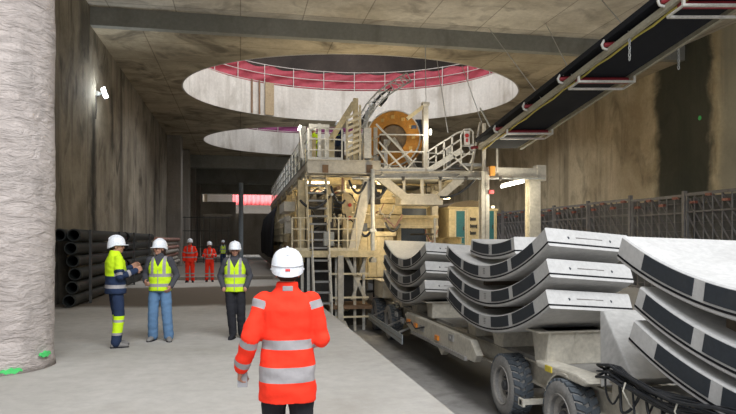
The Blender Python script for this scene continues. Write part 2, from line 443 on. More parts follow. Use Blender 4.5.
    if bx and not top.get('vest'):
        for xx in bx: cuts += [(S((sg * xx, 0, 0)), V((1, 0, 0))) for sg in (1, -1)]
    def seg_t(p, a, b_):
        d = b_ - a; t = (p - a).dot(d) / d.dot(d); return t, (p - (a + d * max(0, min(1, t)))).length
    def pkj(c):
        p = c / K; tor = abs(p.x) < .165 * loose and p.z < 1.43
        best = None
        for s in 'RL':
            a0, e, w = segs[s]
            for nm, (a, b_) in (('U', (a0, e)), ('F', (e, w))):
                t, dd = seg_t(p, a, b_)
                if best is None or dd < best[0]: best = (dd, nm, t, s)
        # torso or sleeve?
        dt = abs(math.hypot(p.x / (.175 * loose), p.y / (.128 * loose)) - 1) if p.z < 1.42 else 9
        sleeve = best[0] < .085 and not (dt < .13 and abs(p.x) < .15)
        if p.z > 1.42 and not sleeve: return top.get('collar', 0)
        if sleeve and not (best[1] == 'U' and best[2] < .0):
            for (bone, t0, t1, mi) in AB:
                if bone == best[1] and t0 <= best[2] <= t1: return mi
            if 'lowarm' in top and (best[1] == 'F' or best[2] > top['lowarm_t']): return top['lowarm']
            return 0
        for lo, hi, mi in top.get('bands', []):
            if lo <= p.z <= hi: return mi
        if bx and not top.get('vest') and p.z > top.get('strapmin', 1.0) and bx[0] < abs(p.x) < bx[1]: return 1
        if 'low' in top and p.z < top['low_z']: return top['low']
        return 0
    remeshed(j, 'jacket', top['mats'], vox, root, cuts, pkj, top.get('wr', .008) * K, top.get('wsc', 8))
    if hat_mark:
        q = MB(); q.cbox(S((0, -.090, 1.475)), (.07 * K, .012, .035 * K)); q.build('collar_patch', REFL, root, True, bevel=.004)
    # ---- vest
    if top.get('vest'):
        vt = MB(); vh = top['vhem']
        torso(vt, [[r * K for r in q] for q in ((vh, .192, .142, 0), (1.0, .188, .142, .0), (1.12, .186, .142, 0), (1.25, .192, .146, 0), (1.34, .180, .138, -.005), (1.41, .150, .110, -.01), (1.455, .10, .092, -.012))])
        VB = ((.93, .985, 1), (1.10, 1.155, 1)); cuts = []
        for lo, hi, mi in VB: cuts += [(S((0, 0, lo)), V((0, 0, 1))), (S((0, 0, hi)), V((0, 0, 1)))]
        for xx in (.075, .125): cuts += [(S((sg * xx, 0, 0)), V((1, 0, 0))) for sg in (1, -1)]
        for sg in (-1, 1): cuts.append((S((0, 0, 1.27)), V((sg * .9, 0, -.44)).normalized()))
        def pkv(c):
            p = c / K
            if p.y > 0 and p.z > 1.27 + abs(p.x) * 2.05: return 2
            for lo, hi, mi in VB:
                if lo <= p.z <= hi: return mi
            if p.z > 1.15 and .075 < abs(p.x) < .125: return 1
            if p.z > 1.44: return 2
            return 0
        remeshed(vt, 'safety_vest', [YEL, REFL, top['mats'][0]], vox, root, cuts, pkv, .006 * K, 8)
        q = MB(); q.bar(S((0, .142, vh + .02)), S((0, .142, 1.22)), .012 * K, .008 * K, (0, 1, 0)); q.build('zip', REFL, root, True)
    if held:
        e, w = V(arms[held[0]][0]), V(arms[held[0]][1]); d = (w - e).normalized()
        q = MB(); p = S(w + d * .075 + V(held[1])); q.cbox(p, (.07 * K, .012, .13 * K))
        M = Matrix.Translation(root.location) @ Matrix.Rotation(math.radians(face_deg), 4, 'Z')
        for v in q.bm.verts: v.co = M @ v.co
        centred(q, held[2], held[3], held[4], held[5], bevel=.003)
    return root
# ---------------------------------------------------------------- the hall
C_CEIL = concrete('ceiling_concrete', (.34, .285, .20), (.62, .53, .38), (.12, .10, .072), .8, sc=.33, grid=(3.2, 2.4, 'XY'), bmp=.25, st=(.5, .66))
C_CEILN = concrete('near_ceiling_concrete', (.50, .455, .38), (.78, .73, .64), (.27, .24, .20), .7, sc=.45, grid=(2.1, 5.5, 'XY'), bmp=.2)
C_BEAM = concrete('beam_concrete', (.26, .26, .23), (.32, .315, .28), (.17, .165, .14), .5, sc=.5, bmp=.15)
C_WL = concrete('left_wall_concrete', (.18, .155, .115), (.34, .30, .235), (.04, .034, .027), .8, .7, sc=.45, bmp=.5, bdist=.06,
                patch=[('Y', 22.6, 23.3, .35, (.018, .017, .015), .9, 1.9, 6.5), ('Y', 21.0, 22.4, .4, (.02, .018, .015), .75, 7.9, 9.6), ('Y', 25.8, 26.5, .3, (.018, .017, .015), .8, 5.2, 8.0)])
C_WR = concrete('right_wall_concrete', (.42, .335, .21), (.62, .52, .35), (.18, .145, .095), .7, .5, sc=.45, bmp=.4, bdist=.05,
                patch=[('Y', 21.0, 24.3, .3, (.035, .04, .032), .93, 2.6, 11.0), ('Y', 12.0, 20.6, .3, (.25, .25, .21), .65, 1.0, 11.0)])
C_RING = concrete('shaft_ring_concrete', (.50, .46, .41), (.62, .58, .52), (.28, .24, .19), .55, .5, sc=.4, bmp=.15)
C_COL = concrete('column_concrete', (.50, .435, .40), (.62, .55, .51), (.28, .25, .23), .5, sc=.9, bmp=1.0, bsc=2.6, bdist=.10, scratch=(1.2, 1.2, 3.5))
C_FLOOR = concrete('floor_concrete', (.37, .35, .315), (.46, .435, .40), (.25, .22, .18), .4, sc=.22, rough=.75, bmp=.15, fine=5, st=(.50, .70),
                   patch=[('Y', 17.6, 24.5, .45, (.115, .09, .065), .95, -9.0, 3.0, 'X'), ('Y', 28.5, 60, .5, (.14, .115, .09), .8, -9.0, 3.0, 'X')])  # two darker brown bands across the left floor
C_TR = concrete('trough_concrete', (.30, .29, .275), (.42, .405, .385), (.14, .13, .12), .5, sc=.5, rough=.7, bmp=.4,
                patch=[('X', 4.35, 6.6, .18, (.055, .052, .048), .85, 3, 40, 'Y')])  # darker track under the carrier: wet dirt with the carrier's shade painted in
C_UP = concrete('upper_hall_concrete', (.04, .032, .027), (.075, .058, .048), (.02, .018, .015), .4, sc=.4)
C_END = concrete('end_wall_concrete', (.26, .235, .2), (.34, .31, .27), (.14, .12, .1), .5, .3, sc=.3)

X0, X1 = -4.8, 17.0; ZN, ZL, ZT = 9.32, 8.72, 10.5; YS = 22.5
SHAFTS = [(5.35, 30.95, 6.95), (5.3, 46.8, 6.85)]; EX = 1.15   # oval openings, wider than long
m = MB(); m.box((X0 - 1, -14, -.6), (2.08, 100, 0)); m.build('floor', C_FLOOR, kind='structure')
m = MB(); m.box((2.08, -14, -1.9), (9.2, 100, -1.4)); m.build('floor', C_TR, kind='structure')
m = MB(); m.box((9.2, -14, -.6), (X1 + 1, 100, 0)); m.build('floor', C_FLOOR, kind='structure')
m = MB(); m.box((1.72, -14, -1.4), (2.075, 100, -.602)); m.build('wall_trough_side', C_TR, kind='structure')
m = MB(); m.box((9.2, -14, -1.4), (9.6, 100, -.602)); m.build('wall_trough_side', C_TR, kind='structure')
m = MB(); m.box((X0 - .8, 2, 0), (X0, 100, 16)); m.build('wall_left', C_WL, kind='structure')
m = MB(); m.box((X1, -4, 0), (X1 + .8, 100, 16)); m.build('wall_right', C_WR, kind='structure')
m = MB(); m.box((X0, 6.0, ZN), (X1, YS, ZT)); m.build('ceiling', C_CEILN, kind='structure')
m = MB(); m.box((X0, YS - .02, ZL), (X1, YS + .3, ZT)); m.build('trim_1', C_BEAM, kind='structure')
def plate(x0, x1, y0, y1, cx, cy, R, z0, z1, n=96):
    m = MB(); bm = m.bm; I, O = [], []
    angs = sorted(set([2 * math.pi * k / n for k in range(n)]))
    for a in angs:
        c, s = math.cos(a), math.sin(a)
        t = min(((x1 if c > 0 else x0) - cx) / c if abs(c) > 1e-9 else 1e9, ((y1 if s > 0 else y0) - cy) / s if abs(s) > 1e-9 else 1e9)
        I.append((cx + R * EX * c, cy + R * s)); O.append([cx + t * c, cy + t * s])
    for (qx, qy) in ((x0, y0), (x0, y1), (x1, y0), (x1, y1)):   # snap the nearest ray to each corner
        k = min(range(len(O)), key=lambda i: (O[i][0] - qx) ** 2 + (O[i][1] - qy) ** 2); O[k] = [qx, qy]
    N = len(I)
    def P(L, z): return [bm.verts.new((p[0], p[1], z)) for p in L]
    a, b, c, d = P(I, z0), P(O, z0), P(O, z1), P(I, z1)
    for k in range(N):
        j = (k + 1) % N
        m._f([a[k], b[k], b[j], a[j]]); m._f([b[k], c[k], c[j], b[j]]); m._f([c[k], d[k], d[j], c[j]]); m._f([d[k], a[k], a[j], d[j]])
    return m
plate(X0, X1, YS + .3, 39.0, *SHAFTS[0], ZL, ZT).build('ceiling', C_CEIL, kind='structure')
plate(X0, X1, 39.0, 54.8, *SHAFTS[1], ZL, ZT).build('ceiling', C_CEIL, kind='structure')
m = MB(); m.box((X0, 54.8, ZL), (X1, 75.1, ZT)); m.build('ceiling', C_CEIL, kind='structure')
m = MB(); m.box((X0, 88, ZL), (X1, 100, ZT)); m.build('ceiling', C_CEIL, kind='structure')
k = 2
for (cx, cy, R) in SHAFTS:
    m = MB(); m.lathe([(R, ZL - .01), (R + .01, ZT), (R - .06, ZT), (R - .06, ZL - .01)], (cx, cy, 0), n=96, sx=EX, close=True); m.build('trim_%d' % k, C_RING, kind='structure', smooth='auto'); k += 1
for y, zb, w in ((55.2, 7.7, 1.2), (62, 7.0, 1.0), (68, 7.5, 1.0), (73.2, 6.8, 1.2)):
    m = MB(); m.box((X0, y, zb), (X1, y + w, ZL)); m.build('trim_%d' % k, C_BEAM, kind='structure'); k += 1
# wall pilasters along the left wall
for y in (45, 52, 59, 66):
    m = MB(); m.box((X0, y, 0), (X0 + .9, y + 1.4, ZL)); m.build('trim_%d' % k, C_END, kind='structure', bevel=.03); k += 1
# end of the hall: a cross wall with a passage, and the bright far shaft behind
m = MB(); m.box((X0, 74.5, 0), (-4.1, 75.2, 9)); m.box((-4.1, 74.5, 4.6), (-.9, 75.2, 6.0)); m.box((-.9, 74.5, 0), (-.5, 75.2, 6.0)); m.box((4.5, 74.5, 0), (X1, 75.2, 9)); m.build('wall_back', C_END, kind='structure')
m = MB(); m.box((X0, 99, 0), (X1, 100, ZL)); m.build('wall_far', concrete('pale_wall', (.62, .63, .66), (.7, .71, .74), (.5, .5, .5), .3), kind='structure')
m = MB(); m.box((X0 + .05, 75.3, .02), (6, 75.5, 4.75)); m.box((2.12, 75.3, -1.38), (9.1, 75.5, .02)); centred(m, 'light_screen', C_END, 'plain grey screen added across the far passage to block light from the far shaft', 'light_screen')  # added to keep far shaft light off the floor and trough
# upper hall seen through the openings
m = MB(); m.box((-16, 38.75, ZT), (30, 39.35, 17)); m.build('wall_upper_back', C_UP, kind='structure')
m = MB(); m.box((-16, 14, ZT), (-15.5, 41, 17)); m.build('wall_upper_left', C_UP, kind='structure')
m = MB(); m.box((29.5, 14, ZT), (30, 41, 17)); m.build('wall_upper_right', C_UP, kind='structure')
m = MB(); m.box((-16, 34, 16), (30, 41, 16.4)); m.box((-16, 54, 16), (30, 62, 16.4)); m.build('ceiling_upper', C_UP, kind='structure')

# round column, left foreground
m = MB(); R = []
for i in range(61):
    z = i * 9.32 / 60; ring = []
    for q in range(72):
        a = 2 * math.pi * q / 72; r = .75 + .022 * noise.noise(V((math.cos(a) * 1.5, math.sin(a) * 1.5, z * .9))) + .016 * noise.noise(V((math.cos(a) * 5, math.sin(a) * 5, z * 7))) + (.03 if z < .12 else 0)
        ring.append((-3.29 + r * math.cos(a), 9.64 + r * math.sin(a), z))
    R.append(ring)
m.rings(R); col_ = centred(m, 'concrete_column', C_COL, 'rough round pale concrete column at the left edge, standing on the floor', 'column', smooth=True)
GREEN = paint('green_marking_paint', (.08, .62, .16), amt=.2, bmp=0)
for nm_, px, py, w in (('low', 12, 371.5, .13), ('high', 47, 354, .11)):   # sprayed survey marks on the column's foot
    p = at(px, py, 9.0); dx = V((-3.29, 9.64, 0)); k_ = (px - 368) / F
    # nearest point of the column surface along that sight direction
    dr = V((k_ * CS + SN, CS - k_ * SN, (240 - py) / F)); o = V((0, 0, EYE)); a_ = dr.x ** 2 + dr.y ** 2; b_ = -2 * (dr.x * dx.x + dr.y * dx.y); c_ = dx.x ** 2 + dx.y ** 2 - .80 ** 2
    t_ = (-b_ - math.sqrt(max(0, b_ * b_ - 4 * a_ * c_))) / (2 * a_); s_ = o + dr * t_; ang = math.atan2(s_.y - 9.64, s_.x + 3.29)
    m = MB(); n_ = 8; R = []
    for i in range(n_ + 1):
        aa = ang + (i / n_ - .5) * w * 2 / .78; rr = .783; zz = s_.z + .012 * math.sin(i * 2.1); h_ = .03 * math.sin(math.pi * (i + .5) / (n_ + 1)) + .006
        R.append([(-3.29 + (rr + e) * math.cos(aa), 9.64 + (rr + e) * math.sin(aa), zz + f) for e, f in ((-.02, -h_), (.004, -h_), (.004, h_), (-.02, h_))])
    m.rings(R); m.build('paint_mark', GREEN, col_, label='green sprayed mark')

p_ = V((X1 - .012, 0, 0)); k_ = (700 - 368) / F; yy_ = X1 / math.tan(TH + math.atan(k_)); zz_ = EYE + (240 - 118) / F * (X1 * SN + yy_ * CS)
m = MB(); m.lathe([(0, 0), (.09, 0), (.08, .01), (0, .01)], (X1 - .012, yy_, zz_), 'X', 10); centred(m, 'green_dot', GREEN, 'tiny green dot on the dark wet patch of the right wall', 'mark')  # small flat green disc on the right wall
# railings and tarpaulins round the shaft openings
TARP = paint('red_tarpaulin', (.36, .05, .07), (.2, .03, .045), .4, .7, sc=1.2); TARP2 = paint('magenta_tarpaulin', (.20, .03, .11), (.1, .02, .06), .4, .7, sc=1.2)
GALV = paint('galvanised_steel', (.50, .51, .50), (.28, .25, .2), .4, .5, .3, sc=2)
RAILG = paint('pale_rail_paint', (.55, .5, .46), (.3, .25, .2), .4, .6, sc=2)
for si, (cx, cy, R) in enumerate(SHAFTS):
    rr = R + .12
    root = empty('guard_rail', (cx, cy, ZT), ['pale metal guard rail round the top of the nearer round opening', 'pale metal guard rail round the top of the farther round opening'][si], 'railing', 'railings above the round openings')
    for zz in (.12, .6, 1.12):
        m = MB(); m.path([(cx + rr * EX * math.cos(a), cy + rr * math.sin(a), ZT + zz) for a in [2 * math.pi * q / 72 for q in range(72)]], .022, 6, close=True); m.build('rail', RAILG, root, smooth=True)
    for q in range(28):
        a = 2 * math.pi * (q + .3) / 28; m = MB(); m.tube((cx + rr * EX * math.cos(a), cy + rr * math.sin(a), ZT), (cx + rr * EX * math.cos(a), cy + rr * math.sin(a), ZT + 1.15), .025, 6); m.build('post', RAILG, root)
    m = MB(); NA, NZ = 420, 14; g = []
    for i in range(NA):
        a = 2 * math.pi * i / NA; col = []
        for jz in range(NZ + 1):
            t = jz / NZ; sag = .16 * abs(math.sin(a * 14)) * t
            n1 = noise.noise(V((math.cos(a) * 7, math.sin(a) * 7, t * 2.5 + a * 1.5))); r_ = rr + .09 + .13 * n1 + .05 * math.sin(a * 28 + t * 9)
            zt = ZT + .02 + t * (1.12 - sag) + .05 * noise.noise(V((a * 9, 4, 0))) * t
            col.append(m.bm.verts.new((cx + r_ * EX * math.cos(a), cy + r_ * math.sin(a), zt)))
        g.append(col)
    for i in range(NA):
        for jz in range(NZ): m._f([g[i][jz], g[(i + 1) % NA][jz], g[(i + 1) % NA][jz + 1], g[i][jz + 1]])
    o = centred(m, 'tarpaulin', [TARP, TARP2][si], ['creased red tarpaulin hung on the railing of the nearer opening', 'dark magenta tarpaulin hung on the railing of the farther opening'][si], 'tarpaulin', smooth=True)
    sd = o.modifiers.new('s', 'SOLIDIFY'); sd.thickness = .006
# pipes fixed down the ring
BRN = paint('rusty_brown', (.22, .13, .07), (.08, .05, .03), .6, .7, sc=2); TAN = paint('tan_board', (.36, .27, .16), (.2, .14, .08), .5, .8, sc=2)
def ringpt(px, R=6.8, si=0):
    cx, cy, _ = SHAFTS[si]; k = (px - 368) / F; d = V((k * CS + SN, CS - k * SN)); a = (d.x / EX) ** 2 + d.y ** 2; b = -2 * (d.x * cx / EX ** 2 + d.y * cy); c = (cx / EX) ** 2 + cy * cy - R * R
    t = (-b + math.sqrt(b * b - 4 * a * c)) / (2 * a); return d.x * t, d.y * t
for px, r, lb in ((252, .05, 'thin rusty pipe down the ring of the near opening, leftmost of two'), (259.5, .05, 'thin rusty pipe down the ring of the near opening, beside the tan board')):
    x, y = ringpt(px); m = MB(); m.tube((x, y, ZL + .02), (x, y, ZT + .1), r); centred(m, 'pipe', BRN, lb, 'pipe', 'rusty pipes on the opening ring', smooth='auto')
x, y = ringpt(269.5, 6.78); m = MB(); a = math.atan2(y - 30.95, x - 4.3); t = V((-math.sin(a), math.cos(a), 0)) * .27; n_ = V((math.cos(a), math.sin(a), 0)) * .03; c = V((x, y, 0))
m.hexa([c + s + V((0, 0, z)) for z in (ZL + .02, ZT + .05) for s in (-t - n_, t - n_, t + n_, -t + n_)]); centred(m, 'board', TAN, 'tan board fixed upright on the pale ring of the near opening', 'board')

# flood lamp on the left wall
L = at(107, 93, 23.2); L = V((X0 + .28, 23.4, L.z))
root = empty('flood_lamp', (X0, 23.4, L.z - .2), 'small bright flood lamp glaring high on the left wall', 'lamp')
m = MB(); m.box((X0, 23.3, L.z - .08), (X0 + .1, 23.5, L.z + .08)); m.bar((X0 + .05, 23.4, L.z), (X0 + .22, 23.4, L.z), .04); m.build('bracket', GALV, root)
m = MB(); m.bar((X0 + .2, 23.45, L.z + .2), (X0 + .34, 23.3, L.z - .14), .16, .10, (0, 1, 0)); m.build('housing', GALV, root)
m = MB(); m.bar((X0 + .24, 23.30, L.z + .19), (X0 + .37, 23.2, L.z - .15), .10, .05, (0, 1, 0)); m.build('lens', emit('lamp_glow_cool', (.85, .93, 1), 30), root, label='glowing white lens')
m = MB(); m.path([(X0 + .03, 23.2, L.z - .1), (X0 + .06, 23.1, L.z - .6), (X0 + .04, 23.15, L.z - .9)], .015, 6); m.build('cable', BLK, root)

# stacked dark pipes along the left wall
DP = paint('dark_coated_pipe', (.018, .021, .019), (.03, .026, .022), .5, .6, sc=1.5)
rows_ = ['lowest row', 'second row from the floor', 'third row from the floor', 'fourth row from the floor', 'fifth row from the floor', 'top row']
for li, (ya, yb, wh) in enumerate(((17.6, 24.6, 'nearer stack'), (25.0, 32.0, 'farther stack'))):
    for r in range(6):
        for cidx in range(1 if r < 5 else 2):
            rad = .155; x = -4.22 - cidx * .34 + .04 * ((r * 7 + li * 3) % 3 - 1); z = .17 + r * .335; j = .12 * ((r * 5 + li) % 4)
            root = empty('steel_pipe', (x, ya + j, z - rad), 'dark steel pipe, %s of the %s%s' % (rows_[r], wh, ' by the left wall' if not cidx else ', hard against the wall'), 'pipe', 'dark pipes stacked along the left wall')
            m = MB(); m.lathe([(rad, 0), (rad, yb - ya), (rad - .02, yb - ya), (rad - .02, 0)], (x, ya + j, z), 'Y', 20, close=True); m.build('pipe_body', DP, root, smooth='auto')
            for yy in (ya + j + .02, yb + j - .18):
                m = MB(); m.lathe([(rad + .003, 0), (rad + .012, .02), (rad + .012, .14), (rad + .003, .16)], (x, yy, z), 'Y', 20, close=True); m.build('collar', DP, root, smooth='auto')
    for yy in (ya + 1.2, yb - 1.5):
        m = MB(); m.box((-4.04, yy, 0), (-3.98, yy + .08, 2.0)); m.box((-4.75, yy, 0), (-3.98, yy + .08, .015)); centred(m, 'rack_post', paint('dark_rack_steel', (.05, .05, .05), amt=.3), 'dark upright post holding the %s of pipes, %s of its pair' % (wh, 'nearer' if yy < (ya + yb) / 2 else 'farther'), 'post', 'posts of the pipe stacks')
RODR = paint('reddish_primed_rod', (.34, .17, .13), (.5, .42, .36), .7, .7, sc=1.0)
RODP = paint('pale_muddy_rod', (.40, .36, .31), (.2, .17, .14), .6, .7, sc=1.0)
for r in range(8):
    z = .12 + r * .235; jx = .05 * ((r * 5) % 3 - 1)
    m = MB(); m.path([(-4.1 + jx, 32.8 + (r % 3) * .2, z), (-4.1 + jx, 38, z - .015), (-4.1 + jx, 44 + (r % 2), z)], .105, 12)
    centred(m, 'casing_tube', RODR if r in (3, 5, 7) else RODP, '%s casing tube beyond the dark pipes, %s' % ('reddish' if r in (3, 5, 7) else 'pale muddy', ['lowest of the pile', 'second from the floor', 'third from the floor', 'fourth from the floor', 'middle of the upper half', 'third from the top', 'just under the top one', 'topmost of the pile'][r]), 'tube', 'casing tubes piled by the left wall', smooth='auto')
    if r < 7:
        m = MB()
        for yy in (34, 42): m.box((-4.4, yy, z + .104), (-3.9, yy + .1, z + .116))
        centred(m, 'timber_spacer', TAN, 'thin timber spacer pair between the casing tubes, level %s' % ['one, at the floor', 'two', 'three', 'four', 'five', 'six', 'seven, at the top'][r], 'timber', 'spacers in the pile of tubes')
m = MB(); m.box((-4.4, 29.0, 0), (1.4, 29.35, .14)); centred(m, 'kerb', C_END, 'low pale concrete kerb across the floor behind the two orange-suited workers', 'kerb', bevel=.02)
# far passage fittings
m = MB(); m.tube((.05, 60, 0), (.05, 60, 6.9), .2, 16); m.lathe([(.3, 0), (.3, .05)], (.05, 60, 0)); centred(m, 'steel_prop', paint('pale_blue_paint', (.62, .72, .8), amt=.15), 'pale blue round steel prop standing in the far passage', 'prop', smooth='auto')
m = MB()
for z in (.1, 1.2, 2.4, 3.4):
    m.bar((-4.6, 50, z), (-.8, 50, z), .06)
for i in range(9): m.tube((-4.5 + i * .45, 50, 0), (-4.5 + i * .45, 50, 3.5), .025, 6)
centred(m, 'site_gate', paint('dark_rack_steel', (.05, .05, .05), amt=.3), 'tall dark barred site gate across the far end of the floor', 'gate')
m = MB()
R = [[(-2.6 + .9 * i / 12, 88.0 - .1 * math.sin(i * 1.3), z) for z in (0,)] for i in range(2)]
m = MB(); g = []
for i in range(41):
    x = -1.0 + 6 * i / 40; g.append([m.bm.verts.new((x, 87.5 + .12 * math.sin(i * 1.7), 6.92 + z * 2.4 / 4 + (.1 * math.sin(i * .9) if z == 0 else 0))) for z in range(-1, 4)])
for i in range(40):
    for z in range(4): m._f([g[i][z], g[i + 1][z], g[i + 1][z + 1], g[i][z + 1]])
o = centred(m, 'tarpaulin', paint('bright_red_tarpaulin', (.75, .12, .13), (.6, .2, .2), .4, .7), 'bright red tarpaulin hanging in daylight at the far end', 'tarpaulin', smooth=True); sd = o.modifiers.new('s', 'SOLIDIFY'); sd.thickness = .01

# lattice panels along the right side
FST = paint('grey_scaffold_steel', (.19, .18, .17), (.1, .08, .07), .5, .7, .1, sc=1.5); FBK = paint('dark_net', (.12, .118, .115), (.07, .065, .06), .5, .9, sc=1.2)
FRD = paint('rust_red_clamp', (.24, .07, .045), amt=.4)
fx = 14.0; names_ = ['nearest the camera', 'second', 'third', 'fourth', 'fifth', 'sixth', 'seventh', 'farthest']
for i in range(8):
    y0 = 12.6 + i * 2.95; y1 = y0 + 2.9; zt = 3.2 - .03 * (i % 3)
    root = empty('lattice_panel', (fx, (y0 + y1) / 2, 0), 'grey steel lattice panel on the right side, %s%s' % (names_[i], '' if i in (0, 7) else ' from the camera'), 'panel', 'lattice panels in front of the right wall')
    m = MB(); m.bar((fx, y0, .05), (fx, y1, .05), .07); m.bar((fx, y0, zt), (fx, y1, zt), .09); m.bar((fx, y0 + .04, 0), (fx, y0 + .04, zt + .15), .12); m.bar((fx, y1 - .04, 0), (fx, y1 - .04, zt), .06); m.bar((fx, y0, zt - .55), (fx, y1, zt - .55), .05); m.build('frame', FST, root)
    m = MB()
    for q in range(7):
        ya = y0 + .1 + q * .4; m.bar((fx + .05, ya, zt - 1.7), (fx + .05, min(ya + 1.3, y1), zt - 1.7 + 1.7 * min(1.3, y1 - ya) / 1.3), .05, .03)
        m.bar((fx - .02, ya, 0.1), (fx - .02, ya, zt), .03)
    m.build('lattice', FST, root)
    m = MB()
    for q in range(10): m.bar((fx + .1, y0, .2 + q * .3), (fx + .1, y1, .2 + q * .3), .018)
    m.build('mesh_wires', FST, root)
    for q in range(4):
        m = MB(); m.box((fx - .08, y0 + .3 + q * .7, zt - .1 - .2 * (q % 2)), (fx + .02, y0 + .55 + q * .7, zt - .02 - .2 * (q % 2))); m.build('clamp', FRD, root, label='rust red clamp')
    m = MB(); m.box((fx + .22, y0, 0), (fx + .24, y1, zt - .08)); centred(m, 'dust_net', FBK, 'dark dust net behind the lattice panel %s%s' % (names_[i], '' if i in (0, 7) else ' from the camera'), 'net', 'dust nets behind the lattice panels')
# ---------------------------------------------------------------- tunnel lining segments
SEG = concrete('precast_concrete', (.47, .46, .445), (.56, .55, .53), (.38, .37, .355), .35, sc=.8, bmp=.06, rough=.7, fine=14)
SEGY = SEG
PAD = paint('black_bitumen_pad', (.028, .034, .042), (.05, .05, .05), .3, .7, sc=3); GASK = fabric('black_rubber_gasket', (.012, .012, .014), .6)
RI, RO = 5.6, 5.9; HA = math.radians(24.2)
def seg_tree(name, W, ha, skn=math.radians(2.6), pads=((.03, .20), (.235, .405), (.53, .69), (.725, .90)), flip=False):
    """arc in the Y-Z plane, hollow side up; local origin = lowest point of the outer face, left side at x=0; u=0 far end, u=1 near end"""
    root = empty(name, (0, 0, 0))
    def P(u, x, r, o=0.0):
        a0 = ha - skn * .5 * x / W; a1 = -ha + skn * x / W
        a = a0 + (a1 - a0) * u
        return V((x, r * math.sin(a), RO - r * math.cos(a)))
    n = 32; c = .018
    m = MB(); R = []
    for i in range(n + 1):
        u = i / n
        R.append([P(u, c, RO), P(u, W - c, RO), P(u, W, RO - c), P(u, W, RI + c), P(u, W - c, RI), P(u, c, RI), P(u, 0, RI + c), P(u, 0, RO - c)])
    m.rings(R); m.build('shell', SEG, root, True, smooth='auto')
    m = MB()
    for xx, ex in ((0, -.004), (W, .004)):
        R = []
        for i in range(n + 1):
            u = i / n; R.append([P(u, xx - ex, RO - .045), P(u, xx + ex, RO - .045), P(u, xx + ex, RO - .070), P(u, xx - ex, RO - .070)])
        m.rings(R)
    for u0, u1 in ((-.0012, .002), (.998, 1.0012)):
        m.hexa([P(u0, .0, RO - .070), P(u0, W, RO - .070), P(u0, W, RO - .045), P(u0, 0, RO - .045), P(u1, .0, RO - .070), P(u1, W, RO - .070), P(u1, W, RO - .045), P(u1, 0, RO - .045)])
    m.build('gasket', GASK, root, True)
    for (a, b) in pads:
        m = MB(); R = []
        for i in range(9):
            u = 1 - (a + (b - a) * i / 8) if flip else a + (b - a) * i / 8
            R.append([P(u, .002, RO - .095), P(u, -.008, RO - .095), P(u, -.008, RI + .022), P(u, .002, RI + .022)])
        m.rings(R); m.build('joint_pad', PAD, root, True, label='black joint pad')
    for xx in (.25, .75):   # bolt pockets and the guide slot of the near joint face
        m = MB(); p = P(1, W * xx, RI + .14); q = P(.9, W * xx, RI + .14); d = (p - q).normalized(); m.tube(p - d * .01, p + d * .003, .022, 12); m.build('bolt_socket', PAD, root, True)
    m = MB(); p = P(1, W * .34, RI + .13); q = P(1, W * .66, RI + .13); d = (P(1, .5, RI) - P(.9, .5, RI)).normalized(); m.bar(p, q, .018, .006, d); m.build('guide_slot', FST, root, True)
    m = MB()
    for k in range(4):
        p = P(.465, -.002, RI + .07 + k * .03); m.cbox(p, (.005, .10 - .03 * (k % 2), .010))
    m.build('stamp', FST, root, True, label='small grey stamp between the pads')
    return root
SW = 1.5
seg0 = seg_tree('tunnel_segment', SW, HA)
seg_flat = seg0
first = True; lv = ['lowest', 'second', 'topmost']
def seg_place(x, ymid, zlow, tilt, label, twist=0):
    global first
    o = seg0 if first else copy_tree(seg0); first = False
    o.location = (x, ymid, zlow); o.rotation_euler = (math.radians(tilt), 0, math.radians(twist))
    tag(o, label, 'tunnel segment', 'curved tunnel segments on the carrier'); return o
TIM = paint('spacer_timber', (.13, .10, .07), (.06, .05, .035), .5, .9, sc=3)
def spacers(x, ymid, z, zbelow, tilt, wh):
    """two battens between this segment and whatever lies below it"""
    for nm_, off in (('farther', .95), ('nearer', -.95)):
        zz = z + RO - math.sqrt(RO * RO - off * off) + off * math.tan(math.radians(tilt)); h = max(.06, z - zbelow - .3)
        m = MB(); m.box((x + .3, ymid + off - .06, zz - h), (x + SW - .2, ymid + off + .06, zz + .003))
        centred(m, 'timber_batten', TIM, 'dark timber batten under the %s, %s of two' % (wh, nm_), 'timber', 'battens between the segments')
for k, (dy, z) in enumerate(((0, .06), (-.02, .515), (.03, .97))):
    seg_place(4.4, 11.12 + dy, z, -3.6, 'pale curved concrete segment, %s of the middle stack of three' % lv[k])
    if k: spacers(4.4, 11.12, z, z - .455, -3.6, '%s segment of the middle stack' % lv[k])
for k, (dy, z) in enumerate(((.05, -.02), (0, .44), (-.03, .90))):
    seg_place(4.4, 17.55 + dy, z, .6, 'pale curved concrete segment, %s of the far stack beside the gantry' % lv[k])
    if k: spacers(4.4, 17.55, z, z - .46, .6, '%s segment of the far stack' % lv[k])
segf = seg_tree('tunnel_segment', SW, HA, flip=True); usedf = False
for k, (dy, z) in enumerate(((-.33, .0), (-.44, .39), (-.10, .955))):
    lb = 'pale curved concrete segment, %s of the near stack at the right edge' % lv[k]
    if k == 1: seg_place(4.4, 4.72 + dy, z, .4, lb)
    else:
        o = copy_tree(segf) if usedf else segf; usedf = True
        o.location = (4.4, 4.72 + dy, z); o.rotation_euler = (math.radians(.4), 0, 0); tag(o, lb, 'tunnel segment', 'curved tunnel segments on the carrier')
    if k: spacers(4.4, 4.6, z, [0, .0, .39][k], .4, '%s segment of the near stack' % lv[k])
key = seg_tree('key_segment', 1.2, math.radians(10.8), math.radians(1.2), pads=((.06, .45), (.53, .94)))
key.location = (4.62, 11.55, 1.36); key.rotation_euler = (math.radians(-1.0), 0, 0)
tag(key, 'small pale key segment resting in the hollow of the middle stack', 'tunnel segment')

